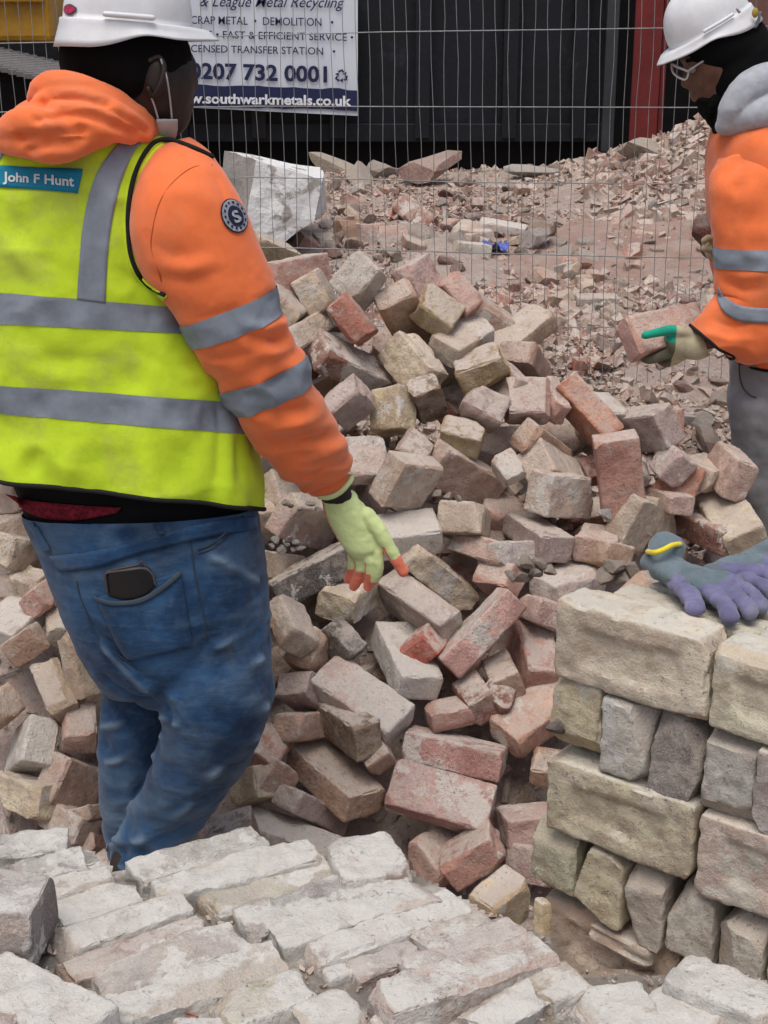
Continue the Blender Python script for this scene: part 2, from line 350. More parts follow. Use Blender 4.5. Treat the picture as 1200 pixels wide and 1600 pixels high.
PILE = [
((-0.064, 3.737, 1.025), (0.827, 0.365, -0.386, 0.184), (110, 102, 65), 'grey', 'large grey faced brick with a red side on the very crest of the pile'),
((-0.186, 3.804, 0.981), (0.352, -0.652, -0.57, 0.355), (120, 102, 70), 'dust', 'pale brick end with one small dark hole near the crest of the pile'),
((-0.087, 3.679, 0.932), (0.435, -0.12, -0.89, 0.071), (120, 100, 70), 'red', 'short red brick end poking out just below the holed pale brick'),
((-0.242, 3.854, 1.013), (0.583, -0.676, -0.345, 0.29), (215, 102, 65), 'pink', 'long pinkish red brick lying at the top left of the pile by the orange sleeve'),
((-0.263, 3.76, 0.953), (0.707, 0.247, 0.244, 0.616), (200, 102, 65), 'buff', 'buff brick right under the long pinkish red brick beside the orange sleeve'),
((-0.229, 3.693, 0.883), (0.824, -0.186, -0.19, 0.5), (200, 102, 60), 'dust', 'dusty layered brick between the sleeve and the dark red sided brick'),
((-0.091, 3.673, 0.81), (0.906, 0.185, 0.305, 0.228), (215, 102, 65), 'redpale', 'dark red sided brick with pale pink top lying above the ragged yellow one'),
((0.058, 3.779, 0.917), (0.443, 0.673, 0.579, -0.125), (215, 102, 65), 'tan', 'tall leaning brick with a pale pink end and brown red face in the pile crest'),
((0.075, 3.652, 0.817), (0.479, -0.062, -0.639, 0.599), (170, 102, 65), 'cream', 'big ragged cream yellow brick with a white mortar strip along its edge'),
((0.024, 3.552, 0.715), (0.568, -0.406, 0.709, 0.098), (110, 102, 65), 'yellow', 'yellow buff half brick with two clean faces right of the lilac broken brick'),
((-0.09, 3.511, 0.75), (0.861, -0.38, -0.321, -0.106), (102, 102, 65), 'lilac', 'lilac grey broken brick just right of the lower sleeve band'),
((0.112, 3.561, 0.746), (0.462, 0.64, 0.586, -0.184), (110, 80, 65), 'brown', 'brown ragged brick end in shade under the big cream yellow brick'),
((0.138, 3.723, 0.943), (0.262, -0.15, -0.908, -0.29), (110, 90, 65), 'olive', 'mustard yellow brick with a brown lower edge near the crest'),
((0.198, 3.802, 0.97), (0.419, -0.025, -0.868, 0.267), (110, 102, 65), 'pink', 'pink brick leaning behind the right end of the mustard yellow brick'),
((0.09, 3.794, 1.016), (0.678, 0.54, 0.208, 0.453), (120, 102, 65), 'dustpink', 'dusty pink brick at the crest above the mustard yellow brick'),
((0.211, 3.717, 0.867), (0.892, 0.19, -0.047, 0.407), (160, 102, 65), 'dust', 'long dusty flat brick sloping up right below the mustard yellow brick'),
((0.26, 3.623, 0.813), (0.975, 0.131, -0.178, -0.016), (120, 102, 75), 'olive', 'ragged brick with dusty top and yellow brown front face on the right of the crest'),
((0.256, 3.524, 0.73), (0.169, -0.14, -0.897, -0.384), (102, 80, 65), 'mauve', 'mauve half brick with a cracked corner left of the tapering slab'),
((0.327, 3.639, 0.766), (0.552, -0.251, -0.432, 0.667), (160, 80, 50), 'dustpink', 'narrow brick with a pale long edge pointing down right behind the mauve half brick'),
((0.371, 3.561, 0.739), (0.018, 0.029, 0.918, 0.396), (110, 102, 65), 'dustpink', 'broad dusty pink brick whose right end shows a fresh red break'),
((0.441, 3.582, 0.736), (0.579, -0.176, -0.642, 0.47), (102, 65, 40), 'pink', 'pale pink sliver of brick beside the fresh red break'),
((0.528, 3.581, 0.706), (0.406, -0.048, -0.872, 0.269), (185, 102, 65), 'orange', 'bright orange red brick with a white mortar strip down its upper edge'),
((0.677, 3.636, 0.667), (0.047, 0.436, 0.894, -0.092), (215, 102, 65), 'pink', 'dusty pink brick lying level on a lilac pink brick right of the orange one'),
((0.673, 3.566, 0.662), (0.479, 0.169, 0.528, 0.681), (215, 102, 65), 'mauve', 'lilac pink brick lying level under the dusty pink brick'),
((0.758, 3.472, 0.547), (0.391, -0.388, 0.696, 0.46), (102, 100, 65), 'orange', 'orange red brick with a thin white top edge below the lilac pink brick'),
((0.735, 3.461, 0.596), (0.24, 0.597, 0.664, 0.38), (90, 80, 65), 'mauve', 'shaded mauve broken brick tucked under the lilac pink brick'),
((0.58, 3.321, 0.608), (0.467, -0.444, -0.515, -0.566), (200, 102, 65), 'rose', 'upright rose pink brick standing in the right flank of the pile'),
((0.643, 3.475, 0.584), (0.86, 0.235, 0.407, 0.202), (102, 65, 40), 'grey', 'grey half brick right of the upright rose pink brick'),
((0.718, 3.465, 0.503), (0.003, 0.596, 0.796, -0.106), (200, 65, 50), 'dustpink', 'slim brick with pale mortar on its top edge below the grey half brick'),
((0.672, 3.405, 0.453), (0.493, -0.702, -0.109, 0.503), (160, 102, 90), 'buff', 'buff brick with crumbly mortar in front of the slim pale edged brick'),
((0.619, 3.314, 0.489), (0.76, -0.367, -0.491, -0.217), (130, 102, 65), 'dust', 'grey buff brick at the foot of the upright rose pink brick'),
((0.843, 3.448, 0.429), (0.032, 0.531, 0.847, 0.015), (215, 102, 65), 'redpale', 'dusty brick with a bright red broken end left of the long pale yellow brick'),
((0.888, 3.429, 0.461), (0.04, 0.648, 0.724, 0.234), (215, 102, 65), 'cream', 'long pale yellow brick lying against the grey trouser leg'),
((0.527, 3.301, 0.438), (0.022, -0.117, -0.993, -0.01), (102, 100, 65), 'tanpink', 'squarish pinkish half brick on a smaller brick right of the black gap'),
((0.546, 3.27, 0.424), (0.053, -0.503, -0.844, 0.177), (100, 80, 65), 'tan', 'small tan brick end under the squarish pinkish half brick'),
((0.893, 3.497, 0.569), (0.336, 0.559, 0.612, 0.448), (150, 102, 65), 'dustpink', 'dusty pink brick with a dark red end touching the grey trouser leg'),
((0.844, 3.546, 0.55), (0.878, 0.075, 0.124, 0.456), (160, 102, 65), 'dust', 'pale dusty brick with a white edge behind the pile near the grey trousers'),
((0.574, 3.609, 0.711), (0.11, -0.575, -0.811, 0.002), (130, 100, 30), 'white', 'flat whitish slab behind the dusty pink level brick'),
((-0.067, 3.348, 0.637), (0.138, 0.197, -0.886, -0.397), (130, 102, 65), 'pinkwhite', 'pink brick with a white mortar patch just right of the sleeve cuff'),
((0.055, 3.303, 0.603), (0.563, 0.747, 0.344, 0.084), (130, 120, 65), 'dust', 'chunky pale grey buff brick right of the green glove cuff'),
((0.072, 3.426, 0.637), (0.787, 0.275, 0.01, 0.552), (102, 75, 65), 'brown', 'rough broken brown brick face left of the large brown fronted brick'),
((0.038, 3.256, 0.476), (0.025, -0.098, 0.984, 0.145), (180, 102, 65), 'white', 'pale smooth topped brick right behind the green glove'),
((0.201, 3.316, 0.491), (0.768, -0.159, 0.172, 0.597), (140, 102, 75), 'dust', 'smooth greyish buff brick below the large brown fronted brick'),
((0.201, 3.46, 0.564), (0.707, -0.604, 0.059, 0.363), (215, 102, 65), 'tanpink', 'large brick with brown front and pale pink upper edge in the middle of the pile'),
((0.312, 3.39, 0.607), (0.187, -0.461, -0.801, -0.332), (70, 60, 50), 'buff', 'small greyish buff brick lump right of the large brown fronted brick'),
((0.195, 3.47, 0.668), (0.083, -0.1, -0.974, -0.184), (102, 75, 60), 'olive', 'dark olive brown half brick above the large brown fronted brick'),
((0.409, 3.519, 0.625), (0.668, -0.608, 0.043, 0.427), (150, 80, 65), 'tan', 'rounded dusty brown broken brick below the broad dusty pink brick'),
((0.44, 3.482, 0.567), (0.874, 0.226, 0.347, 0.253), (170, 102, 80), 'dust', 'two faced dusty brown brick left of the upright rose pink brick'),
((0.446, 3.385, 0.54), (0.7, 0.631, 0.302, 0.144), (150, 102, 80), 'dust', 'dusty brown brick with a cracked mortar top above the black gap'),
((0.382, 3.332, 0.446), (0.043, -0.557, -0.828, 0.055), (200, 85, 65), 'mauve', 'long mauve pink brick sloping down to the left side of the black gap'),
((0.252, 3.265, 0.433), (0.094, -0.35, -0.906, 0.221), (150, 102, 55), 'dustpink', 'flat greyish pink brick under the smooth greyish buff one'),
((0.283, 3.196, 0.381), (0.094, -0.352, -0.852, 0.375), (95, 80, 60), 'pink', 'salmon pink brick end with a grey corner in the centre of the pile'),
((0.128, 3.254, 0.374), (0.917, -0.041, 0.36, 0.165), (215, 102, 65), 'cream', 'long cream brick slanting down right from the glove thumb'),
((0.089, 3.149, 0.325), (0.298, -0.286, -0.798, 0.438), (215, 102, 65), 'grey', 'dark grey brick lying directly under the long cream slanting brick'),
((0.452, 3.227, 0.359), (0.943, 0.031, -0.02, 0.329), (150, 102, 65), 'lilac', 'lilac grey topped brick between the pile and the corner of the yellow stack'),
((0.325, 3.258, 0.425), (0.925, -0.198, 0.02, 0.323), (170, 80, 60), 'grey', 'grey dusty brick under the foot of the long mauve pink brick'),
((-0.242, 3.326, 0.561), (0.855, 0.348, 0.275, 0.268), (110, 90, 65), 'dust', 'speckled pale brick below the orange sleeve beside the vest hem'),
((-0.312, 3.28, 0.527), (0.018, 0.131, -0.986, -0.098), (100, 90, 65), 'dust', 'grey buff brick touching the right edge of the vest hem'),
((-0.175, 3.279, 0.525), (0.422, 0.809, 0.407, 0.037), (180, 90, 50), 'dust', 'brick with crumbs of mortar on top left of the green glove cuff'),
((-0.195, 3.281, 0.495), (0.59, 0.636, 0.49, 0.088), (200, 90, 50), 'dustpink', 'thin pinkish brick between the crumb topped brick and the small stones'),
((-0.286, 3.23, 0.404), (0.862, -0.173, 0.119, 0.461), (170, 90, 65), 'buff', 'buff brick carrying a few white stones left of the gloved hand'),
((-0.17, 3.183, 0.402), (0.965, -0.092, -0.204, 0.139), (215, 102, 65), 'blackstain', 'brick with a black stained face sloping up to the gloved hand'),
((-0.088, 3.163, 0.352), (0.849, 0.049, 0.014, 0.526), (140, 102, 75), 'cream', 'ragged cream brick directly under the gloved fingertips'),
((-0.215, 3.006, 0.342), (0.294, -0.512, -0.784, 0.191), (130, 80, 60), 'dust', 'pale broken brick beside the knee below the black stained brick'),
((-0.171, 3.014, 0.273), (0.718, -0.421, -0.548, 0.085), (90, 80, 75), 'tan', 'crumbly tan broken brick below the black stained brick'),
((-0.102, 3.028, 0.29), (0.413, 0.064, -0.747, 0.518), (90, 65, 60), 'charred', 'charred brick end with a dark hole above the two pale topped bricks'),
((-0.052, 2.927, 0.189), (0.117, -0.306, -0.921, -0.21), (215, 102, 65), 'pinkwhite', 'big whole brick with a pinkish white top in the middle of the lower pile'),
((0.051, 3.054, 0.234), (0.141, -0.586, -0.798, 0.007), (215, 102, 65), 'whitepink', 'whole brick with a bright white top and buff end resting on the big pinkish one'),
((-0.18, 2.971, 0.188), (0.833, -0.286, 0.277, 0.384), (102, 90, 65), 'mauve', 'squarish grey mauve brick end beside the jeans at knee height'),
((-0.19, 2.908, 0.135), (0.862, -0.178, 0.087, 0.467), (102, 70, 60), 'tanpink', 'brown pink half brick just below the squarish grey mauve end'),
((-0.262, 2.864, 0.1), (0.78, 0.314, 0.091, 0.534), (110, 75, 65), 'redtan', 'half brick with pale top and dark red end right of the jeans knee'),
((-0.078, 2.874, 0.148), (0.384, 0.318, 0.603, 0.623), (170, 80, 65), 'brown', 'brown shaded brick behind the large tan brick'),
((-0.113, 2.848, 0.034), (0.114, -0.415, -0.902, 0.024), (215, 102, 65), 'tan', 'large whole tan brick in the lower pile with its end facing the camera'),
((-0.251, 2.813, 0.053), (0.731, 0.502, 0.46, -0.041), (80, 75, 65), 'tanpink', 'rough broken lump of brick between the jeans and the large tan brick'),
((-0.292, 2.804, 0.04), (0.38, 0.096, 0.805, 0.446), (90, 70, 65), 'yellow', 'yellowish tan brick end touching the jeans below the knee'),
((-0.211, 2.712, -0.049), (0.084, -0.202, -0.973, 0.068), (215, 102, 65), 'white', 'long pale brick lying along the back edge of the foreground stack'),
((-0.165, 2.804, -0.02), (0.869, -0.164, 0.293, 0.362), (180, 80, 50), 'mauve', 'dark mauve brick in shade behind the long pale brick'),
((0.161, 2.863, 0.09), (0.075, -0.114, -0.981, 0.139), (215, 102, 65), 'mottled', 'upper of two mottled pink and white bricks stacked together in the lower pile'),
((0.124, 2.742, 0.043), (0.04, -0.138, -0.917, -0.372), (215, 102, 65), 'mottled', 'lower and larger of the two mottled pink and white bricks stacked together'),
((0.327, 2.759, -0.031), (0.989, -0.072, -0.001, 0.129), (130, 100, 65), 'mottledgrey', 'broken pink and grey brick left of the third course of the yellow stack'),
((0.135, 2.718, -0.084), (0.891, 0.22, 0.147, 0.368), (150, 102, 65), 'pink', 'pink brick in shade below the larger mottled brick'),
((0.191, 2.647, -0.035), (0.945, -0.005, -0.325, -0.029), (120, 102, 65), 'rose', 'rose red brick behind the upper edge of the small yellow buff half brick'),
((0.248, 2.619, -0.145), (0.716, -0.593, -0.294, 0.222), (115, 102, 75), 'yellow', 'yellow buff half brick tilted at the foot of the yellow stack'),
((0.324, 2.665, -0.077), (0.305, 0.259, 0.816, 0.417), (100, 75, 65), 'mauve', 'mauve brick squeezed between the rose red brick and the yellow stack'),
((0.375, 2.844, 0.066), (0.027, -0.078, -0.98, -0.182), (80, 80, 50), 'tan', 'tan brick end half hidden behind the edge of the yellow stack'),
((0.224, 3.048, 0.309), (0.914, -0.118, -0.368, 0.121), (215, 102, 65), 'rosewhite', 'long rose pink brick slanting steeply up right above the red chunk'),
((0.358, 3.085, 0.224), (0.574, -0.355, -0.554, 0.488), (200, 102, 80), 'rose', 'upright reddish pink brick leaning left of the top of the yellow stack'),
((0.375, 3.136, 0.323), (0.039, -0.563, -0.788, 0.246), (110, 80, 60), 'dustpink', 'pale pink broken brick on top of the upright reddish pink brick'),
((0.108, 3.079, 0.276), (0.768, -0.307, -0.222, 0.516), (150, 80, 65), 'redbright', 'bright red chunk of brick behind the lower end of the slanting rose brick'),
((0.282, 3.007, 0.207), (0.383, -0.526, -0.652, 0.391), (110, 80, 65), 'tanpink', 'brown pink brick under the right side of the slanting rose brick'),
((0.21, 2.958, 0.182), (0.118, 0.598, 0.759, 0.228), (110, 70, 65), 'reddark', 'dark red brick in the shade under the slanting rose brick'),
((0.254, 2.955, 0.172), (0.113, 0.596, 0.572, -0.552), (90, 75, 65), 'reddark', 'deep shaded red brick left of the speckled pink brick'),
((0.15, 2.928, 0.155), (0.992, -0.045, -0.065, 0.099), (90, 90, 50), 'pink', 'pink brick end with red scars below the bright white topped brick'),
((0.36, 2.944, 0.152), (0.93, 0.164, -0.115, 0.309), (215, 102, 65), 'speckled', 'speckled pink brick with crusty mortar running behind the yellow stack'),
((-0.018, 2.828, 0.103), (0.072, 0.556, 0.773, 0.297), (75, 60, 50), 'tan', 'small tan brick corner under the front of the big pinkish white topped brick'),
((-0.926, 3.312, 0.557), (0.183, 0.32, 0.929, 0.025), (150, 80, 65), 'dust', 'pale brick at the left edge of the photo just under the vest hem'),
((-0.903, 3.289, 0.494), (0.963, 0.034, -0.189, 0.192), (102, 102, 75), 'dust', 'blocky pale brick at the left edge beside the jeans waist'),
((-0.884, 3.208, 0.45), (0.628, 0.576, 0.488, 0.19), (110, 75, 65), 'dust', 'dusty brick with a rough top left of the jeans hip'),
((-0.843, 3.157, 0.385), (0.052, 0.295, 0.948, 0.113), (85, 60, 60), 'dust', 'rough topped small brick with a bright crumb left of the jeans hip'),
((-0.815, 3.105, 0.366), (0.365, -0.088, 0.684, 0.626), (65, 60, 60), 'pink', 'small pink brick end touching the jeans hip'),
((-0.763, 3.086, 0.309), (0.159, -0.59, -0.785, -0.096), (80, 70, 65), 'white', 'pale small brick beside the jeans thigh'),
((-0.878, 3.106, 0.311), (0.867, 0.112, -0.14, 0.465), (110, 110, 50), 'white', 'broad pale topped brick at the left edge below hip height'),
((-0.835, 3.033, 0.28), (0.252, -0.182, 0.734, 0.604), (80, 65, 60), 'tan', 'tan half brick with yellowish face left of the jeans thigh'),
((-0.761, 2.985, 0.189), (0.421, -0.315, -0.765, 0.372), (150, 80, 65), 'buff', 'buff grey upright brick left of the tall leaning one'),
((-0.696, 2.988, 0.26), (0.498, -0.382, -0.739, -0.245), (150, 75, 65), 'buff', 'tall leaning brick with a dark side next to the jeans thigh'),
((-0.885, 2.934, 0.163), (0.783, -0.239, -0.232, 0.525), (80, 80, 70), 'tan', 'rounded tan brick lump at the left edge at knee height'),
((-0.811, 2.916, 0.074), (0.461, 0.226, 0.802, 0.306), (150, 102, 70), 'whitelilac', 'upright white faced brick with a lilac side at the left edge'),
((-0.699, 2.917, 0.128), (0.197, -0.624, -0.745, -0.126), (102, 75, 60), 'tanpink', 'brick with a pinkish top and brown end left of the jeans knee'),
((-0.71, 2.871, 0.004), (0.509, -0.693, -0.091, 0.503), (150, 102, 65), 'tanpink', 'brown fronted brick with a pink left end touching the jeans shin'),
((-0.659, 2.783, -0.021), (0.776, -0.294, 0.059, 0.554), (80, 60, 35), 'tan', 'thin tan brick piece beside the jeans shin'),
((-0.673, 2.789, -0.088), (0.789, 0.01, 0.355, 0.501), (110, 102, 65), 'tanpink', 'pale topped brick with a dark red front beside the jeans ankle'),
((-0.812, 2.828, 0.004), (0.23, 0.234, 0.769, 0.548), (150, 75, 65), 'cream', 'cream brick at the left edge just behind the foreground stack'),
((-0.711, 2.787, -0.041), (0.186, 0.314, 0.809, 0.461), (140, 60, 60), 'dust', 'pale dusty brick leaning behind the foreground stack left of the ankle')]
HELD = ((0.732, 3.744, 0.922), (0.935, -0.141, -0.097, 0.31), (215, 102, 65), 'pink', 'dusty pink brick held out in the green and cream gloved hand')

# ------------------------------------------------------------ terrain
def sstep(x): x = np.clip(x, 0, 1); return x*x*(3-2*x)
def zt(X, Y):
    X = np.asarray(X, float); Y = np.asarray(Y, float)
    z = .60*sstep((Y-3.55)/1.35) + np.clip(Y-4.6, 0, 3.6)*.097
    z = z*sstep((Y-3.3)/.5)-.16*(1-sstep((Y-3.2)/.5))
    z = z + .54*np.exp(-(((X-2.2)/.85)**2+((Y-7.4)/1.0)**2)) + .10*np.exp(-(((X+.6)/.9)**2+((Y-6.6)/.9)**2))
    far = np.clip((Y-8.6)/2, 0, 1); z = z*(1-far)+.9*far
    return z
CRX = [-1.6, -.9, -.45, -.1, .27, .62, .82, 1.0, 1.3]
CRY = [3.2, 3.4, 3.55, 3.66, 3.58, 3.34, 3.22, 3.05, 2.7]
def zpile(X, Y):
    X = np.asarray(X, float); Y = np.asarray(Y, float)
    yc = np.interp(X, CRX, CRY)
    zc = .95*(yc-2.5)
    return np.minimum(.95*(Y-2.5), zc-.95*(Y-yc))
def ground(X, Y): return np.maximum(zt(X, Y), zpile(X, Y)-.46)
def ground_hit(px, py, off=0.0):
    d = ray(px, py); t = 2.2
    while t < 14:
        p = Vector((0, 0, CAM_H))+d*t
        if p.z < float(ground(p.x, p.y))+off: return p
        t += .01
    return Vector((0, 0, CAM_H))+d*8

def rubble_ground():
    xs = np.concatenate([[-400, -100, -30, -12], np.arange(-6, 6.01, .06), [12, 30, 100, 400]])
    ys = np.concatenate([[-300, -60, -10, -2, 0], np.arange(.6, 10.01, .06), [12, 20, 50, 120, 600]])
    X, Y = np.meshgrid(xs, ys)
    Z = ground(X, Y)
    near = (np.abs(X) < 6.5) & (Y < 10.5) & (Y > .5)
    pts = np.stack([X, Y, X*0], -1)
    Z = Z+near*(fbm(pts*3, 3)*.035+fbm(pts*14+5, 3)*.022)
    nx = len(xs); vs = np.stack([X, Y, Z], -1).reshape(-1, 3)
    fs = [(j*nx+i, j*nx+i+1, (j+1)*nx+i+1, (j+1)*nx+i) for j in range(len(ys)-1) for i in range(nx-1)]
    m, nt, b = newmat('crushed_brick_dust', .97, .1)
    v = objvec(nt, False)
    c = mix(nt, ramp(nt, noise(nt, v, 1.1, 5, .6), .35, .65), (.40, .295, .25), (.44, .36, .315))
    c = mix(nt, ramp(nt, noise(nt, v, 16, 5, .7), .35, .75), c, (.48, .42, .37))
    c = mix(nt, mul(nt, ramp(nt, noise(nt, v, 45, 4, .7), .55, .7), .6), c, (.17, .12, .10))
    nt.links.new(c, b.inputs['Base Color'])
    bump(nt, b, [(noise(nt, v, 22, 6, .75), 1, .02), (noise(nt, v, 120, 4, .7), .8, .006)])
    tag(link('rubble_ground', mesh('rubble_ground', vs, fs), m), kind='structure')
rubble_ground()

# small rubble, beyond counting: one mesh of angular crumbs, each with a colour of its own
def crumbs(name, n, region, smin, smax, seed, zf, power=2.2, label=None, flat=.75, keep=None):
    rs = np.random.default_rng(seed)
    X = rs.uniform(region[0], region[1], n); Y = region[2]+(region[3]-region[2])*rs.random(n)**.8
    s = smin*(1-rs.random(n)*(1-(smin/smax)**power))**(-1/power)
    Z = zf(X, Y)+s*.25
    box = np.array([[-1, -1, -1], [1, -1, -1], [1, 1, -1], [-1, 1, -1], [-1, -1, 1], [1, -1, 1], [1, 1, 1], [-1, 1, 1]], float)
    V = box[None]*rs.uniform(.35, 1, (n, 8, 3)); V *= np.stack([rs.uniform(.8, 1.7, n), rs.uniform(.6, 1.1, n), rs.uniform(.4, flat, n)], -1)[:, None, :]
    V *= s[:, None, None]
    q = rs.normal(size=(n, 4)); q[:, 1:3] *= .55; q /= np.linalg.norm(q, axis=1, keepdims=True)
    w, x, y, z = q.T
    R = np.stack([1-2*(y*y+z*z), 2*(x*y-z*w), 2*(x*z+y*w), 2*(x*y+z*w), 1-2*(x*x+z*z), 2*(y*z-x*w), 2*(x*z-y*w), 2*(y*z+x*w), 1-2*(x*x+y*y)], -1).reshape(n, 3, 3)
    V = np.einsum('nij,nkj->nki', R, V)+np.stack([X, Y, Z], -1)[:, None, :]
    F = np.array([[0, 3, 2, 1], [4, 5, 6, 7], [0, 1, 5, 4], [1, 2, 6, 5], [2, 3, 7, 6], [3, 0, 4, 7]])
    if keep is not None:
        k_ = keep(X, Y); V = V[k_]; n = len(V)
    faces = (F[None]+8*np.arange(n)[:, None, None]).reshape(-1, 4)
    me = bpy.data.meshes.new(name); me.vertices.add(n*8); me.loops.add(n*24); me.polygons.add(n*6)
    me.vertices.foreach_set('co', V.ravel()); me.loops.foreach_set('vertex_index', faces.ravel())
    me.polygons.foreach_set('loop_start', np.arange(n*6)*4)
    me.update(calc_edges=True); me.polygons.foreach_set('use_smooth', [False]*(n*6))
    pal = np.array([(.40, .345, .30), (.47, .42, .37), (.36, .27, .235), (.38, .245, .21), (.30, .25, .22), (.52, .49, .45), (.33, .18, .145), (.42, .34, .27)])
    pr = np.array([.26, .17, .17, .12, .09, .08, .04, .07]); k = rs.choice(len(pal), n, p=pr/pr.sum())
    c = pal[k]*rs.uniform(.8, 1.18, (n, 1))*np.array([1.13, 1.01, .96]); c = np.repeat(np.concatenate([c, np.ones((n, 1))], 1), 8, 0).astype(np.float32)
    a = me.color_attributes.new('col', 'FLOAT_COLOR', 'POINT'); a.data.foreach_set('color', c.ravel())
    return tag(link(name, me, M_RUB), label, 'rubble', kind='stuff')
crumbs('fine_rubble', 34000, (-3.4, 3.2, 3.5, 8.3), .005, .032, 3, ground, label='fine pinkish grey rubble covering the slope behind the brick pile')
crumbs('near_rubble', 21000, (-.6, 2.2, 3.45, 5.6), .008, .034, 23, ground, label='grey and pink rubble fragments on the slope right behind the brick pile')
crumbs('pile_crumbs', 2200, (-1.3, 1.2, 2.45, 3.8), .005, .022, 9, lambda x, y: ground(x, y)+.015, label='mortar crumbs and dust between the loose bricks of the pile')
crumbs('mound_rubble', 6000, (1.0, 3.3, 6.3, 8.2), .012, .048, 12, zt, power=1.6, label='coarse rubble on the mound at the right behind the fence')

# countable rubble lumps and half bricks on the slope
ROCKS = [rock_mesh('rubble_lump', 100+i) for i in range(14)]
for r_ in ROCKS: r_.materials.append(M_BRICK)
HALVES = [brick_mesh('broken_brick', (random.choice((.09, .12, .15)), .102, .065), 300+i, cell=.016, chips=6, chipd=.018, broken=2, lump=.003) for i in range(8)]
for r_ in HALVES: r_.materials.append(M_BRICK)
rr = random.Random(4)
LK = ['dust', 'dustpink', 'dust', 'pink', 'white', 'grey', 'tanpink', 'mauve', 'buff', 'red', 'tan']
def lump(px, py, s, key, me=None, sx=(1, 1, 1), rot=None, sink=.2):
    p = ground_hit(px, py); o = bpy.data.objects.new('rubble_lump', me or rr.choice(ROCKS)); COL.objects.link(o)
    o.location = (p.x, p.y, p.z+s*(.5-sink)); o.scale = tuple(s*a for a in sx)
    o.rotation_euler = rot or (rr.uniform(-.6, .6), rr.uniform(-.6, .6), rr.uniform(0, 6.28))
    return paint(o, key, rr)
taken = []
CN = {'dust': 'dusty beige', 'dustpink': 'dusty pink', 'pink': 'pink', 'white': 'whitish', 'grey': 'grey', 'tanpink': 'brownish pink', 'mauve': 'mauve', 'buff': 'buff', 'red': 'red', 'tan': 'tan', 'brown': 'brown'}
def named_lump(px, py, s, key, label, **k):
    o = lump(px, py, s, key, **k); taken.append((px, py, s*300)); return tag(o, label, 'rubble')
named_lump(668, 290, .17, 'pink', 'largest pink angular stone standing against the dark skip', me=ROCKS[3], sx=(1.2, .7, .78), rot=(.1, -.2, .5), sink=.0)
named_lump(722, 292, .075, 'pink', 'small pink stone at the right foot of the largest pink stone')
named_lump(826, 278, .12, 'whitepink', 'white lump of concrete lying right of the pink stone below the skip', sx=(1.3, .7, .55), rot=(0, 0, .3))
named_lump(560, 285, .13, 'dust', 'greyish lump behind the white painted block', sx=(1.4, .7, .7))
named_lump(600, 275, .10, 'grey', 'grey knobbly lump between the white block and the pink stone')
named_lump(520, 268, .14, 'dust', 'beige slab end showing over the right shoulder of the white block', sx=(1.5, .6, .6))
named_lump(948, 222, .13, 'dustpink', 'dusty stone at the left foot of the right mound by the skip corner')
named_lump(975, 238, .14, 'dust', 'angular beige stone on the left side of the right mound')
named_lump(1005, 250, .15, 'dust', 'large beige stone in the middle of the right mound', sx=(1.3, .8, .7))
named_lump(960, 268, .06, 'pink', 'small pink stone below the angular beige stone of the right mound')
named_lump(712, 385, .07, 'grey', 'round grey stone left of the white topped brick halves')
named_lump(668, 372, .07, 'grey', 'grey cobble left of the round grey stone')
named_lump(760, 372, .06, 'tan', 'tan stone above the white topped half brick')
named_lump(845, 372, .08, 'tan', 'tan stone at the left end of the red earth')
named_lump(830, 385, .09, 'pinkwhite', 'pink and white lump right of the blue rag')
named_lump(1100, 668, .06, 'white', 'rounded white stone against the grey trousers', sx=(1, .8, .9))
named_lump(1102, 690, .08, 'dustpink', 'angular pinkish stone below the rounded white stone')
named_lump(1030, 700, .06, 'dust', 'dusty stone between the pile and the angular pinkish stone')
named_lump(925, 410, .06, 'white', 'pale flat stone in front of the red earth', sx=(1.4, .8, .5))
named_lump(880, 405, .07, 'grey', 'grey flat fragment right of the pink and white lump', sx=(1.4, .8, .5))
for i in range(175):
    for _ in range(20):
        px = rr.uniform(360, 1195); py = 285+430*rr.random()**1.25
        if px < 450 and py > 380: continue
        if py > 430+max(0, (px-760))*.62: continue
        if all((px-a)**2+(py-b)**2 > (c*.35+9)**2 for a, b, c in taken): break
    s = rr.uniform(.022, .05)*(1.25 if py < 420 and px < 800 else 1.0)
    taken.append((px, py, s*400))
    k_ = rr.choice(LK)
    tag(lump(px, py, s, k_), CN[k_]+' stone lump scattered over the rubble slope behind the pile', 'rubble', 'rubble lumps on the slope')
def half(px, py, key, label, rot=None, me=None, sx=1, grp=None):
    p = ground_hit(px, py); o = bpy.data.objects.new('broken_brick', me or rr.choice(HALVES)); COL.objects.link(o)
    o.location = (p.x, p.y, p.z+.025); o.scale = (sx,)*3
    o.rotation_euler = rot or (rr.uniform(-.5, .5), rr.uniform(-.5, .5), rr.uniform(0, 6.28))
    return tag(paint(o, key, rr), label, 'brick', grp)
FULLM = brick_mesh('loose_brick', (.215, .102, .065), 77, cell=.014); FULLM.materials.append(M_BRICK)
half(648, 345, 'redpale', 'red brick with a white painted face on the far slope below the pink stone', (.9, .5, -.7), FULLM)
half(785, 368, 'white', 'long pale topped brick on the far slope above the blue rag', (.1, .15, -.2), FULLM)
half(745, 378, 'pinkwhite', 'white topped half brick left of the long pale topped brick', (.1, 0, .2))
half(737, 400, 'white', 'white topped half brick left of the blue rag', (.0, .1, .0), sx=1.1)
half(645, 378, 'grey', 'grey block standing on the far slope above the crest', (1.4, .2, .3))
half(590, 375, 'tan', 'upright tan half brick above the crest brick', (1.5, .1, .2))
half(572, 378, 'pinkwhite', 'upright white topped half brick left of the tan one', (1.5, 0, -.2))
half(612, 380, 'pinkwhite', 'upright pinkish half brick right of the tan one', (1.45, 0, .3))
half(548, 372, 'tan', 'tan half brick right of the white block foot', (1.4, .1, .6))
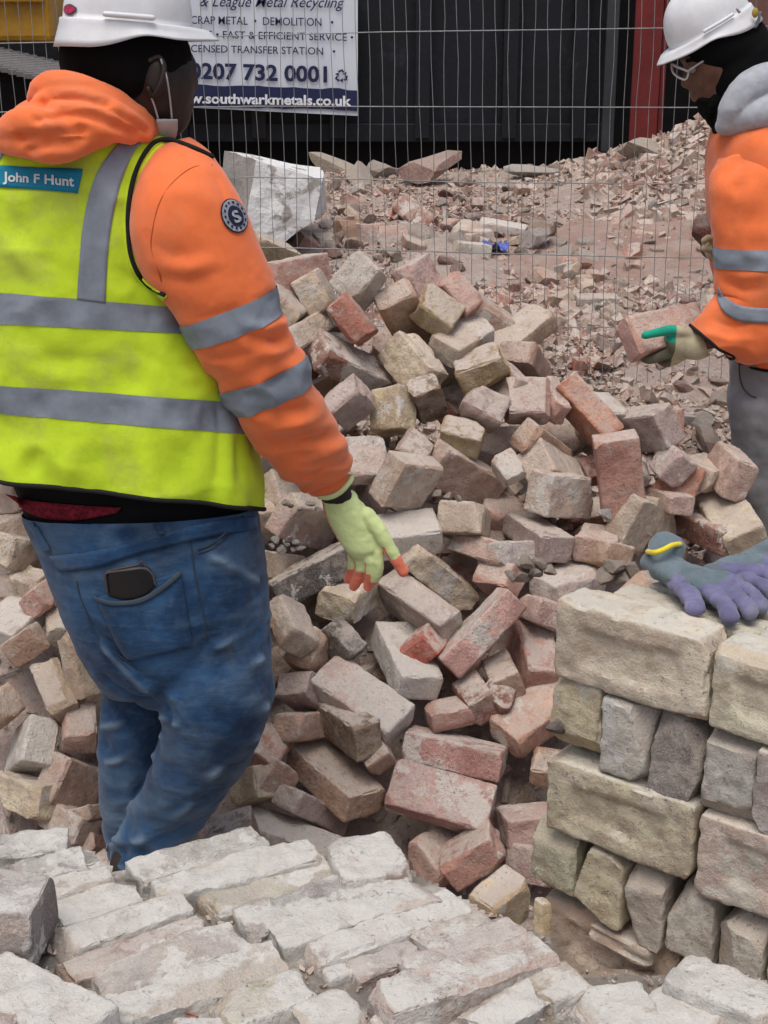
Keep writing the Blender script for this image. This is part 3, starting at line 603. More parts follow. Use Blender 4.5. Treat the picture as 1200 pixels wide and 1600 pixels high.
half(505, 385, 'white', 'pale topped half brick near the foot of the white block', (.1, 0, .2))
half(480, 388, 'pink', 'pink rounded brick lump near the foot of the white block')
half(932, 482, 'grey', 'flat grey concrete piece half sunk in the middle of the slope', (.1, 0, .05), FULLM, .75)
half(905, 578, 'red', 'small red brown oval brick piece on the slope left of the held brick', (.1, 0, .1), sx=.6)
half(800, 540, 'orange', 'orange brick fragment just right of the crest', (.3, .2, .4), sx=.8)
half(785, 480, 'pink', 'pink rounded fragment right of the mustard yellow brick', (.3, .2, 1.2), sx=.7)
half(1055, 665, 'grey', 'flat grey slate piece left of the rounded white stone', (.1, .2, .4), FULLM, .6)
for i in range(46):
    px = rr.uniform(440, 1100); py = rr.uniform(300, 400) if px < 830 else rr.uniform(400, 620)
    if py > 420+max(0, (px-780))*.6: py -= 80
    k_ = rr.choice(['dust', 'dustpink', 'pink', 'white', 'tanpink', 'red', 'buff'])
    half(px, py, k_, CN[k_]+' broken brick half buried in the far rubble slope', sx=rr.uniform(.5, .9), grp='half buried broken bricks')

# big block with the white painted face
def white_block():
    root = empty('concrete_block', P(430, 330, 5.9))
    tag(root, 'large broken masonry block with a cracked white painted face by the orange shoulder', 'concrete block')
    fr = [P(400, 250, 5.75), P(505, 282, 5.85), P(492, 345, 5.8), P(392, 420, 5.7), P(385, 330, 5.7)]
    bk = [P(350, 235, 6.15), P(500, 262, 6.3), P(510, 330, 6.3), P(400, 400, 6.1), P(345, 330, 6.1)]
    bm = bmesh.new(); f = [bm.verts.new(v) for v in fr]; k = [bm.verts.new(v) for v in bk]
    bm.faces.new(f); bm.faces.new(k[::-1])
    for i in range(5): bm.faces.new((f[i], k[i], k[(i+1) % 5], f[(i+1) % 5]))
    bmesh.ops.recalc_face_normals(bm, faces=bm.faces)
    bmesh.ops.triangulate(bm, faces=bm.faces)
    bmesh.ops.subdivide_edges(bm, edges=bm.edges, cuts=9, use_grid_fill=True)
    me = bpy.data.meshes.new('block'); bm.to_mesh(me); bm.free()
    n = len(me.vertices); p = np.empty(n*3); me.vertices.foreach_get('co', p); p = p.reshape(-1, 3)
    c = p.mean(0); d = p-c; d /= np.linalg.norm(d, axis=1, keepdims=True)
    p += d*(fbm(p*8, 4)*.025)[:, None]; me.vertices.foreach_set('co', p.ravel()); me.update()
    m, nt, b = newmat('painted_masonry', .9, .2); v = objvec(nt, False)
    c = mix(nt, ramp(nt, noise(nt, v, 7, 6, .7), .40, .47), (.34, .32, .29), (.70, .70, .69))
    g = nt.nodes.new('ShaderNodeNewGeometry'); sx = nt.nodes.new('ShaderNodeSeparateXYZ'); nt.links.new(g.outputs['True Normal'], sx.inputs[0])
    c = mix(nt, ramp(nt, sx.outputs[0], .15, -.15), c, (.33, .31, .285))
    nt.links.new(c, b.inputs['Base Color']); bump(nt, b, [(noise(nt, v, 40, 5, .7), .8, .01)])
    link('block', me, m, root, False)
    o = brick_mesh('broken_corner', (.16, .10, .075), 55, broken=1, chips=8)
    q = link('broken_corner', o, M_BRICK); q.location = P(418, 392, 5.2); q.rotation_euler = (.3, .4, .6); paint(q, 'olive')
    q.name = 'broken_brick'; q.scale = (1.3, 1.3, 1.3)
    tag(q, 'dark yellowish broken brick leaning at the foot of the white painted block', 'brick')
white_block()

# red earth patch and blue rag
def earth_patch():
    n = 60; vs = []; fs = []
    for j in range(n):
        for i in range(n):
            u, v = i/(n-1)*2-1, j/(n-1)*2-1; r = math.hypot(u, v)
            X = 1.15+u*1.25; Y = 6.15+v*1.15
            vs.append((X, Y, float(zt(X, Y))+.055*max(0, 1-r*r)-.035+.02*float(fbm(np.array([X*5, Y*5, 0.]), 3))))
    fs = [(j*n+i, j*n+i+1, (j+1)*n+i+1, (j+1)*n+i) for j in range(n-1) for i in range(n-1)]
    m, nt, b = newmat('red_brick_earth', .97, .1); v = objvec(nt, False)
    c = mix(nt, ramp(nt, noise(nt, v, 5, 6, .7), .35, .65), (.34, .225, .185), (.41, .32, .275))
    nt.links.new(c, b.inputs['Base Color']); bump(nt, b, [(noise(nt, v, 30, 6, .75), .9, .02)])
    tag(link('red_earth', mesh('red_earth', vs, fs), m), kind='structure')
earth_patch()
def rag():
    p = ground_hit(772, 398); vs = []; n = 14; rs = np.random.default_rng(3)
    for j in range(n):
        for i in range(n):
            u, v = i/(n-1)-.5, j/(n-1)-.5
            h = .018+.02*float(fbm(np.array([u*6, v*6, 3.]), 3))*2
            vs.append((p.x+u*.11+.01*rs.random(), p.y+v*.10, p.z+h+.02))
    fs = [(j*n+i, j*n+i+1, (j+1)*n+i+1, (j+1)*n+i) for j in range(n-1) for i in range(n-1)]
    tag(link('crumpled_rag', mesh('crumpled_rag', vs, fs), cloth('blue_rag', (.09, .13, .42), .5, 60)), 'small crumpled blue and white rag among the rubble in the distance', 'rag')
rag()

# ------------------------------------------------------------ skip, sign, columns, excavator
def boxes(name, lst, mat, parent=None, bev=.004):
    bm = bmesh.new()
    for c, s in lst:
        g = bmesh.ops.create_cube(bm, size=1); bmesh.ops.scale(bm, vec=s, verts=g['verts']); bmesh.ops.translate(bm, vec=c, verts=g['verts'])
    if bev: bmesh.ops.bevel(bm, geom=bm.edges[:], offset=bev, segments=2, affect='EDGES', profile=.5)
    me = bpy.data.meshes.new(name); bm.to_mesh(me); bm.free()
    return link(name, me, mat, parent, False)
def rusty(name, col, rough=.55, wear=.35, wearcol=(.1, .1, .11)):
    m, nt, b = newmat(name, rough, .35); v = objvec(nt, False)
    c = mix(nt, ramp(nt, noise(nt, v, 1.6, 6, .7), .3, .7), tuple(x*.7 for x in col), tuple(x*1.3 for x in col))
    c = mix(nt, mul(nt, ramp(nt, noise(nt, v, 6, 8, .75), .55, .72), wear), c, wearcol)
    nt.links.new(c, b.inputs['Base Color']); bump(nt, b, [(noise(nt, v, 12, 5, .6), .4, .01)])
    return m
M_SKIP = rusty('navy_skip_paint', (.0032, .0048, .0085), .55, .6, (.024, .030, .042))
M_DARK = rusty('dark_interior', (.004, .004, .0045), .9, .2, (.01, .01, .01))
sk = empty('skip', (-1.2, 8.4, .95)); tag(sk, 'dark navy steel skip with vertical ribs behind the mesh fence', 'skip')
boxes('side_panel', [((-1.2, 8.50, 2.2), (5.0, .06, 2.1))], M_SKIP, sk)
boxes('floor_rail', [((-1.2, 8.47, 1.155), (5.0, .10, .10))], M_SKIP, sk)
boxes('underside', [((-1.2, 8.95, 1.0), (4.9, .8, .22))], M_DARK, sk)
boxes('body', [((-1.2, 9.6, 2.2), (4.96, 2.1, 2.05))], M_DARK, sk)
for i, x in enumerate((-3.4, -2.95, -2.5, -1.62, -1.17, -.72, -.27, .22, .72, 1.12)):
    boxes('rib', [((x, 8.43, 2.15), (.085, .09, 2.05))], M_SKIP, sk)
boxes('corner_post', [((1.29, 8.46, 2.2), (.07, .14, 2.3))], rusty('grey_steel', (.035, .04, .045)), sk)
bm_l = boxes('latch', [((1.17, 8.36, 1.92), (.07, .05, .06))], rusty('latch_steel', (.10, .09, .085)), sk)

rc = empty('red_column', (1.50, 8.3, .9)); tag(rc, 'red painted steel column standing between the skip and the second worker', 'column')
M_RED = rusty('red_oxide_paint', (.15, .017, .016), .7, .7, (.15, .05, .045))
boxes('flange', [((1.475, 8.30, 2.2), (.155, .02, 2.6))], M_RED, rc)
boxes('web', [((1.50, 8.37, 2.2), (.02, .14, 2.6))], M_RED, rc)
boxes('side_flange', [((1.575, 8.37, 2.2), (.03, .10, 2.6))], M_RED, rc)
bw = empty('brown_wall', (2.3, 8.9, .9)); tag(bw, 'brown wall in the top right corner behind the second worker', 'wall')
boxes('wall_panel', [((2.95, 9.0, 2.2), (1.8, .1, 2.8))], simple('brown_render', (.16, .09, .075), .9, .2, .3, 6), bw)
boxes('dark_backing', [((1.9, 9.6, 2.2), (1.3, .08, 2.8))], M_DARK, bw)

def text_mesh(s, bold=0.0, shear=0.0):
    cu = bpy.data.curves.new('lettering', 'FONT'); cu.body = s; cu.offset = bold; cu.shear = shear; cu.resolution_u = 3
    o = bpy.data.objects.new('lettering', cu); COL.objects.link(o)
    bpy.context.view_layer.update()
    me = bpy.data.meshes.new_from_object(o.evaluated_get(bpy.context.evaluated_depsgraph_get()))
    bpy.data.objects.remove(o)
    n = len(me.vertices); p = np.empty(n*3); me.vertices.foreach_get('co', p); p = p.reshape(-1, 3)
    return me, p
def sign():
    Y = 8.30
    root = empty('banner_sign', P(430, 100, Y)); tag(root, 'white scrap metal company banner with navy lettering hung on the dark skip', 'sign')
    mw = simple('white_banner', (.60, .65, .72), .6, .3, .05, 3); mn = simple('navy_print', (.015, .02, .07), .6); mwt = simple('white_print', (.72, .75, .8), .6)
    def q(px, py, dy=0.): return P(px, py, Y-dy)
    def sheet(name, pts, mat, dy, t=.006):
        bm = bmesh.new(); a = [bm.verts.new(q(*p, dy)) for p in pts]; b = [bm.verts.new(q(*p, dy)+Vector((0, t, 0))) for p in pts]
        n = len(a); bm.faces.new(a); bm.faces.new(b[::-1])
        for i in range(n): bm.faces.new((a[i], b[i], b[(i+1) % n], a[(i+1) % n]))
        bmesh.ops.recalc_face_normals(bm, faces=bm.faces)
        me = bpy.data.meshes.new(name); bm.to_mesh(me); bm.free(); return link(name, me, mat, root, False)
    r2 = random.Random(2)
    sheet('panel', [(215, -60), (559, -62), (559, 181), (215, 164)], mw, 0)
    wav = [(558-14*i, 140-(.060*14*i)*.55+r2.uniform(-1.6, 1.6)) for i in range(25)]
    wav2 = [(558-14*i, 173-(.060*14*i)*.55+r2.uniform(-1.3, 1.3)) for i in range(25)]
    sheet('web_strip', wav+wav2[::-1], mn, .010, .004)
    def line(s, x0, x1, y0, y1, hgt, mat, bold=0., shear=0., dy=.012):
        me, p = text_mesh(s, bold, shear)
        w0, w1 = p[:, 0].min(), p[:, 0].max()
        cap = .70
        u = (p[:, 0]-w0)/(w1-w0)
        for i, v in enumerate(me.vertices):
            px = x0+(x1-x0)*u[i]; py = y0+(y1-y0)*u[i]-p[i, 1]/cap*hgt
            v.co = q(px, py, dy)
        o = link('lettering', me, mat, root, False)
        o.location = (0, 0, 0)
        return o
    line('& League Metal Recycling', 312, 538, 10, 12, 17, mn, .004, .35)
    line('SCRAP METAL  \u2022  DEMOLITION   \u2022', 291, 521, 37, 41, 12.5, mn, .006)
    line('RE \u2022 FAST & EFFICIENT SERVICE \u2022', 315, 552, 59, 64, 11.5, mn, .006)
    line('LICENSED TRANSFER STATION   \u2022', 287, 524, 81, 86, 11.5, mn, .006)
    line('0207 732 0001', 296, 511, 122, 128, 24, mn, .03)
    line('www.southwarkmetals.co.uk', 262, 549, 160, 165, 15, mwt, .03, dy=.016)
    # chasing arrows
    bm = bmesh.new()
    for k in range(3):
        a = k*2*math.pi/3
        def R(x, y): return (533.5+x*math.cos(a)-y*math.sin(a), 119+x*math.sin(a)+y*math.cos(a))
        for poly in ([(-6, -8), (1.5, -11), (4.5, -6.5), (2.0, -4.8), (0, -8), (-3, -5)], [(1.4, -3.6), (8, -7), (7, -.6)]):
            bm.faces.new([bm.verts.new(q(*R(x, y), .012)) for x, y in poly])
    me = bpy.data.meshes.new('recycling_mark'); bm.to_mesh(me); bm.free(); link('recycling_mark', me, mn, root, False)
sign()

def excavator():
    root = empty('excavator', P(-60, 120, 7.6)); tag(root, 'yellow excavator with grey crawler track cut off by the top left corner', 'excavator')
    my = rusty('yellow_plant_paint', (.46, .24, .02), .45, .3, (.25, .12, .02)); mg = rusty('track_steel', (.17, .165, .165), .6, .5, (.06, .055, .05))
    a = P(-160, 66, 7.3); b = P(84, 66, 7.3)
    boxes('body_panel', [((a.x/2+b.x/2, 7.5, a.z+.30), (b.x-a.x, .5, .60))], my, root, .03)
    boxes('ledge', [((a.x/2+b.x/2, 7.225, a.z+.20), (b.x-a.x-.03, .05, .035))], my, root, .008)
    boxes('undercarriage', [((a.x/2+b.x/2-.1, 7.75, a.z-.35), (b.x-a.x+.2, .3, .5))], M_DARK, root, .02)
    # crawler: pads run along an oval that faces the camera obliquely
    for i in range(17):
        c = P(-75+12.5*i, 74+3.1*i, 7.28-.035*i)
        o = boxes('track_pad', [((0, 0, 0), (.42, .075, .014)), ((0, -.035, .006), (.42, .008, .022)), ((0, .02, .006), (.42, .006, .016))], mg, root, .0015)
        o.matrix_parent_inverse = Matrix(); o.location = c-Vector(root.location); o.rotation_euler = (.22, .04, .03)
    boxes('track_side', [((P(-20, 150, 7.2).x, 7.25, P(0, 170, 7.2).z), (.9, .2, .35))], M_DARK, root, .05)
    m = boxes('track_guide', [((P(10, 200, 7.2).x, 7.15, P(0, 235, 7.2).z), (.5, .1, .12))], M_DARK, root, .02)
excavator()

# ------------------------------------------------------------ mesh fence
def fence():
    Y = 4.62
    root = empty('mesh_fence', (0, Y, .55)); tag(root, 'galvanised wire mesh site fence between the brick pile and the skip', 'fence')
    mw = simple('galvanised_wire', (.25, .255, .255), .45, .4, .15, 30, metal=.3)
    r2 = random.Random(8)
    def wire(pts, r):
        k = len(pts); vs = []; fs = []
        for i, p in enumerate(pts):
            a = Vector(pts[min(i+1, k-1)])-Vector(pts[max(i-1, 0)]); a.normalize()
            s = a.cross(Vector((0, 1, 0))); s.normalize(); t = a.cross(s)
            for j in range(5):
                th = j*2*math.pi/5; vs.append(Vector(p)+(s*math.cos(th)+t*math.sin(th))*r)
        for i in range(k-1):
            for j in range(5): fs.append((i*5+j, i*5+(j+1) % 5, (i+1)*5+(j+1) % 5, (i+1)*5+j))
        return mesh('wire', vs, fs)
    sp = .0400
    for i in range(-34, 38):
        x0 = i*sp; lean = .018+.012*math.sin(i*.21); pts = []
        ph = r2.uniform(0, 6)
        for k in range(13):
            z = .45+k*.125; top = 1.95
            pts.append((x0-lean*(z-1.2)+.0028*math.sin(k*1.57+ph)+r2.uniform(-.0012, .0012), Y+r2.uniform(-.002, .002), z))
        link('wire', wire(pts, .00115), mw, root)
    for pa in ([(-60, 69), (90, 66), (300, 58), (600, 50), (900, 46), (1030, 44), (1260, 40)], [(-60, 177), (200, 170), (400, 166), (700, 167), (1050, 168), (1260, 168)],
               [(-60, 282), (400, 277), (640, 282), (720, 285), (1000, 287), (1260, 287)], [(-60, 380), (440, 387), (700, 394), (1000, 402), (1260, 404)], [(-60, 505), (600, 510), (1000, 512), (1260, 512)]):
        pts = [P(a, b, Y-.004) for a, b in pa]
        link('rail_wire', wire(pts, .0019), mw, root)
fence()

# ------------------------------------------------------------ the big pile of loose bricks
STYLE = {'cream': dict(rough=.003, lump=.004, chips=8, chipd=.010), 'yellow': dict(chips=7), 'charred': dict(rough=.003, chips=10), 'brown': dict(rough=.0025, chips=9)}
for i, (loc, q, dims, key, lab) in enumerate(PILE+[HELD]):
    st = dict(cell=.0075, rad=.0055, chips=5, chipd=.005, rough=.0014)
    st.update(STYLE.get(key, {}))
    if max(dims) < 175 and 'half brick with two clean' not in lab and key not in STYLE: st['broken'] = 1; st['chips'] = 6; st['chipd'] = .009
    if 'ragged' in lab or 'rough' in lab or 'crumbl' in lab: st['wear'] = .012; st['lump'] = .004; st['broken'] = max(st.get('broken', 0), 1)
    if lab.startswith('yellow buff half brick tilted'):      # lies nearer than the slope of the pile
        loc = tuple(Vector((0, 0, CAM_H))+(Vector(loc)-Vector((0, 0, CAM_H)))*.86); dims = tuple(d*.86 for d in dims)
    me = brick_mesh('loose_brick', [d/1000*(1.10 if st.get('broken') and k_ == 0 else 1.06) for k_, d in enumerate(dims)], 1000+i, **st)
    o = link('loose_brick' if lab != HELD[4] else 'held_brick', me, M_BRICK)
    if lab == HELD[4]:
        vx = (P(1108, 492, 3.70)-P(970, 522, 3.58)).normalized(); vy = Vector((0, .62, .78)); vy = (vy-vx*vy.dot(vx)).normalized(); vz = vx.cross(vy)
        q = Matrix((vx, vy, vz)).transposed().to_quaternion(); loc = P(1037, 519, 3.675)
    o.location = loc; o.rotation_mode = 'QUATERNION'; o.rotation_quaternion = q
    paint(o, key, v=.05); tag(o, lab, 'brick', None if o.name.startswith('held') else 'bricks of the big pile')

FILL = [brick_mesh('buried_brick', ((.215, .16, .12)[i % 3], .102, .065), 500+i, cell=.012, broken=1 if i % 3 else 0, chips=7) for i in range(9)]
for m_ in FILL: m_.materials.append(M_BRICK)
rf = random.Random(21)
def PX(p):
    y = p[1]; z = p[2]-CAM_H; zc = y*CP-z*SP; return 600+FPX*p[0]/zc, 800-FPX*(y*SP+z*CP)/zc
cpx = [(*PX(b[0]), b[0][1]) for b in PILE]
for ix in range(24):
    for iy in range(13):
        X = -1.50+ix*.115+rf.uniform(-.03, .03); Y = 2.45+iy*.105+rf.uniform(-.03, .03)
        yc = float(np.interp(X, CRX, CRY))
        if Y > yc+.38: continue
        Z = float(zpile(X, Y))
        if Z < -.06: continue
        c = Vector((X, Y, Z))
        px, py = PX(c); dd = sorted(((px-a)**2+(py-b)**2, y_) for a, b, y_ in cpx)[:4]
        covered = dd[0][0] < 85**2
        if X > .98 and Y > 2.9: continue
        if X > .1 and Y > yc-.02: continue
        sink = 0
        if covered or not (-40 < px < 1180): continue
        if covered:
            continue
            Yn = max(d_[1] for d_ in dd if d_[0] < 120**2)+rf.uniform(.05, .12); c = P(px, py, Yn); X, Y, Z = c
            Z -= .01
        o = bpy.data.objects.new('buried_brick', rf.choice(FILL)); COL.objects.link(o)
        o.location = (X, Y, Z)
        o.rotation_euler = (rf.uniform(-.9, .9), rf.uniform(-.7, .7), rf.uniform(0, 6.28))
        k_ = rf.choice(['dust', 'tan', 'brown', 'tanpink', 'pink', 'buff', 'mauve', 'red', 'dustpink']); paint(o, k_, rf)
        tag(o, CN[k_]+' broken brick wedged deep in the gaps of the big brick pile', 'brick', 'bricks deep in the gaps of the pile')
for gy in range(20):
    for gx in range(25):
        px = -30+gx*50+rf.uniform(-20, 20); py = 440+gy*50+rf.uniform(-20, 20)
        if px > 860 and py > 900: continue
        if py < 470+max(0, px-760)*.9: continue
        dd = sorted(((px-a)**2+(py-b)**2, y_) for a, b, y_ in cpx)[:4]
        if dd[0][0] > 110**2 or dd[0][0] < 30**2: continue
        if 400 > px > 110 and py < 1330 and rf.random() < .6: continue
        Yn = max(d_[1] for d_ in dd if d_[0] < 130**2)+rf.uniform(.11, .17)
        o = bpy.data.objects.new('buried_brick', rf.choice(FILL)); COL.objects.link(o); o.location = P(px, py, Yn)
        o.rotation_euler = (rf.uniform(-.9, .9), rf.uniform(-.7, .7), rf.uniform(0, 6.28))
        k_ = rf.choice(['tan', 'brown', 'tanpink', 'pink', 'buff', 'mauve', 'red', 'dustpink']); paint(o, k_, rf)
        tag(o, CN[k_]+' broken brick wedged deep in the gaps of the big brick pile', 'brick', 'bricks deep in the gaps of the pile')
def stone(px, py, Y, s, key, lab, sx=(1, 1, 1), grp=None):
    o = bpy.data.objects.new('stone_crumb', rr.choice(ROCKS)); COL.objects.link(o); p = P(px, py, Y)
    o.location = p; o.scale = tuple(s*a for a in sx); o.rotation_euler = (rr.uniform(-.5, .5), rr.uniform(-.5, .5), rr.uniform(0, 6)); paint(o, key, rr, .03)
    return tag(o, lab, 'stone', grp)
stone(945, 802, 3.03, .020, 'whitepink', 'small white stone on the pile above the black gap', (1, 1, 1.2))
stone(823, 878, 2.93, .022, 'buff', 'small cream stone in the crumbs below the long mauve pink brick')
for px, py in ((432, 845), (448, 850), (462, 846), (458, 858), (440, 858), (470, 857), (425, 852), (452, 841)):
    stone(px, py, 3.015, rr.uniform(.009, .014), 'white', 'tiny white stone lying on the buff brick left of the gloved hand', grp='tiny white stones on the buff brick')
for px, py in ((455, 790), (470, 795), (485, 788), (498, 796), (445, 786)):
    stone(px, py, 3.05, rr.uniform(.009, .013), 'dust', 'mortar crumb on the rough topped brick beside the glove cuff', grp='mortar crumbs beside the glove cuff')
for px, py, s in ((845, 882, .02), (835, 895, .025), (818, 902, .022), (858, 890, .02), (700, 775, .016), (685, 772, .018), (715, 778, .015), (800, 900, .02), (960, 885, .03), (985, 890, .035), (1000, 900, .03), (950, 900, .03), (975, 905, .035)):
    stone(px, py, 2.96 if py > 850 else 3.12, s, 'dust', 'crumbled mortar lump lodged between bricks of the pile', grp='crumbled mortar lumps in the pile')

# ------------------------------------------------------------ foreground stack, seen from above
ZF = .63
FORE = [  # four corners of each top face: left-back, right-back, right-front, left-front
 ([(-17, 1302), (96, 1300), (116, 1320), (-5, 1342)], 'foregrey', 'flaky greyish brick at the back left corner of the foreground stack', 0),
 ([(-11, 1353), (119, 1324), (149, 1344), (25, 1375)], 'foregrey', 'flaky brick with a dark crumbled front edge, second from the back left corner', .004),
 ([(37, 1378), (153, 1346), (187, 1361), (65, 1399)], 'fore', 'smooth pale brick just in front of the flaky one at the left', .0),
 ([(80, 1412), (198, 1382), (232, 1393), (94, 1433)], 'fore', 'narrow pale brick between the smooth one and the bluish white one', -.006),
 ([(75, 1455), (266, 1391), (307, 1414), (110, 1478)], 'fore', 'bluish white brick with a tan lower left corner in the left of the stack', .006),
 ([(82, 1506), (295, 1437), (338, 1447), (125, 1517)], 'forepink', 'long slim pinkish white brick running across the left of the foreground', 0),
 ([(122, 1521), (340, 1449), (402, 1459), (180, 1544)], 'fore', 'broad chalk white brick in front of the slim pinkish one', .003),
 ([(150, 1556), (408, 1472), (464, 1500), (210, 1583)], 'fore', 'chalky brick with a square pink grey end in the lower left middle', 0),
 ([(-85, 1515), (0, 1489), (195, 1580), (100, 1620)], 'fore', 'big white brick running down to the bottom edge at the left', .03),
 ([(-60, 1580), (8, 1584), (50, 1612), (-30, 1630)], 'forepink', 'brick corner in the very bottom left of the photo', .035),
 ([(192, 1357), (393, 1295), (417, 1309), (226, 1366)], 'foregrey', 'greyish brick right beside the jeans ankle on the back edge of the stack', .004),
 ([(229, 1371), (470, 1310), (506, 1335), (262, 1394)], 'fore', 'bright white brick in the back row right of the ankle', .006),
 ([(306, 1402), (498, 1342), (536, 1357), (345, 1420)], 'foretan', 'rough brick with torn brownish mortar in the middle of the stack', -.004),
 ([(352, 1427), (602, 1350), (640, 1371), (418, 1437)], 'foregrey', 'long grey brick with a black hole at its lower left end', .0),
 ([(505, 1322), (602, 1297), (648, 1358), (540, 1366)], 'forepink', 'pale pink brick with a red corner at the back edge of the foreground stack', .012),
 ([(418, 1448), (655, 1374), (690, 1392), (450, 1468)], 'fore', 'long chalk white brick right of the black hole', .004),
 ([(460, 1472), (693, 1396), (735, 1412), (505, 1490)], 'fore', 'chalk white brick with yellowish stains along its front', 0),
 ([(627, 1458), (740, 1418), (792, 1426), (690, 1478)], 'forepink', 'pinkish white half brick at the right end of the second row', -.003),
 ([(525, 1500), (632, 1464), (668, 1482), (565, 1522)], 'forepink', 'pink brown pitted half brick in the centre of the foreground', -.008),
 ([(625, 1512), (800, 1444), (828, 1458), (664, 1520)], 'forepink', 'narrow pink white brick beside the long pinkish one', .0),
 ([(572, 1548), (830, 1462), (866, 1482), (622, 1574)], 'forepink', 'long pinkish brick with a clean brown front edge in the middle of the foreground', .014),
 ([(478, 1492), (560, 1470), (590, 1500), (520, 1528)], 'fore', 'small chalky half brick left of the pitted pink one', -.012),
 ([(300, 1569), (427, 1532), (521, 1540), (395, 1596)], 'foretan', 'yellowish tan brick at the bottom of the photo left of centre', .0),
 ([(447, 1575), (522, 1545), (592, 1588), (500, 1612)], 'fore', 'cream white brick with pits at the bottom centre', .0),
 ([(255, 1598), (390, 1590), (430, 1625), (290, 1640)], 'foregrey', 'grey brick cut by the bottom edge left of centre', -.005),
 ([(690, 1588), (820, 1530), (880, 1540), (790, 1610)], 'fore', 'white rough brick at the bottom edge right of the long pinkish one', -.004),
 ([(800, 1520), (875, 1502), (940, 1530), (870, 1560)], 'foretan', 'tan stained pale brick in front of the dusty earth', 0),
 ([(870, 1560), (965, 1540), (1085, 1595), (950, 1615)], 'fore', 'broad white brick at the bottom edge right of centre', .002),
 ([(960, 1545), (1060, 1540), (1180, 1600), (1080, 1620)], 'fore', 'pale brick between the broad white one and the bottom right corner', -.005),
 ([(1035, 1520), (1082, 1497), (1245, 1560), (1190, 1592)], 'fore', 'white brick with a brown broken left end in the bottom right corner', .014),
 ([(560, 1590), (650, 1580), (700, 1620), (600, 1640)], 'forepink', 'brick corner at the bottom edge below the long pinkish one', -.01),
]
fr = random.Random(31)
for i, (qd, key, lab, dz) in enumerate(FORE):
    w = [PZ(a, b, ZF+dz) for a, b in qd]
    e1 = ((w[1]-w[0])+(w[2]-w[3]))/2; e2 = ((w[3]-w[0])+(w[2]-w[1]))/2
    c = sum(w, Vector())/4; L = e1.length; Wd = abs(e2.dot(Vector((-e1.y, e1.x, 0)).normalized()))
    if Wd > L: L, Wd = Wd, L; e1 = e2
    L = min(L, .232); Wd = max(.05, min(Wd, .112))
    ragged = any(s in lab for s in ('flaky', 'rough', 'pitted', 'torn', 'broken', 'hole'))
    me = brick_mesh('stacked_brick', (L*1.05, Wd*1.2, .10), 2000+i, cell=.005, rad=.0045, chips=6, chipd=.008, rough=.0026, lump=.003, wear=.013 if ragged else .006)
    o = link('stacked_brick', me, M_FORE)
    o.location = (c.x, c.y, ZF+dz-.05); o.rotation_euler = (fr.uniform(-.03, .03), fr.uniform(-.025, .025), math.atan2(e1.y, e1.x))
    paint(o, key, fr, .04); tag(o, lab, 'brick', 'bricks of the foreground stack')
# grey block standing proud at the left edge
me = brick_mesh('stacked_brick', (.215, .105, .09), 2100, cell=.006, chips=9, wear=.006)
o = link('stacked_brick', me, M_FORE); c = PZ(20, 1400, .70); o.location = (c.x-.075, c.y+.01, .657); o.rotation_euler = (0, 0, -.06)
paint(o, 'foregrey'); o.color = (.27, .245, .235, .5); tag(o, 'brick with a dark pitted grey front standing proud at the left edge', 'brick', 'bricks of the foreground stack')
FPOLY = [PZ(a, b, ZF-.03) for a, b in ((-150, 1310), (90, 1312), (180, 1368), (400, 1308), (600, 1310), (640, 1368), (735, 1424), (860, 1480), (790, 1530), (930, 1532), (1040, 1530), (1080, 1508), (1260, 1565), (1300, 1700), (-150, 1700))]
def inside(x, y):
    r = False; k = len(FPOLY)
    for i in range(k):
        a, b = FPOLY[i], FPOLY[(i+1) % k]
        if (a.y > y) != (b.y > y) and x < (b.x-a.x)*(y-a.y)/(b.y-a.y)+a.x: r = not r
    return r
def mortar_fill():
    m, nt, b = newmat('mortar_dust', .98, .1); v = objvec(nt, False)
    c = mix(nt, ramp(nt, noise(nt, v, 14, 6, .7), .42, .62), (.22, .20, .175), (.46, .44, .40))
    nt.links.new(c, b.inputs['Base Color']); bump(nt, b, [(noise(nt, v, 60, 6, .75), .9, .006)])
    n = 150; vs = []; fs = []
    for j in range(n):
        for i in range(n):
            X = -.62+1.35*i/(n-1); Y = .95+.66*j/(n-1)
            vs.append((X, Y, ZF-.023+.012*float(fbm(np.array([X*22, Y*22, 1.]), 3))))
    fs = [(j*n+i, j*n+i+1, (j+1)*n+i+1, (j+1)*n+i) for j in range(n-1) for i in range(n-1) if inside(*vs[j*n+i][:2])]
    tag(link('mortar_dust', mesh('mortar_dust', vs, fs), m), 'crumbled white mortar filling the joints of the foreground stack', 'mortar', kind='stuff')
    return m
# courses below, only their edges show
low = [brick_mesh('lower_brick', (.215, .066, .10), 2200+i, cell=.012, wear=.005) for i in range(4)]
for m_ in low: m_.materials.append(M_FORE)
for i in range(7):
    for j in range(17):
        a = -.30+fr.uniform(-.02, .02)
        X = -.62+i*.215; Y = 1.03+j*.071-X*.28*0+fr.uniform(-.004, .004)
        if not (inside(X+.11, Y+.03) and inside(X-.11, Y+.03)): continue
        for k, z in ((0, ZF-.162),):
            o = bpy.data.objects.new('lower_brick', fr.choice(low)); COL.objects.link(o)
            o.location = (X+fr.uniform(-.01, .01), Y, z); o.rotation_euler = (0, 0, .12+fr.uniform(-.03, .03)); paint(o, 'fore', fr)
            tag(o, 'mortar caked brick of the lower layer under the foreground stack', 'brick', 'lower layer of the foreground stack')
M_MORT = mortar_fill()
crumbs('joint_crumbs', 2600, (-.6, .62, 1.0, 1.5), .002, .008, 41, lambda x, y: ZF-.018+0*x, keep=lambda x, y: np.array([inside(a, b) for a, b in zip(x, y)]), label='mortar crumbs in the joints of the foreground stack')

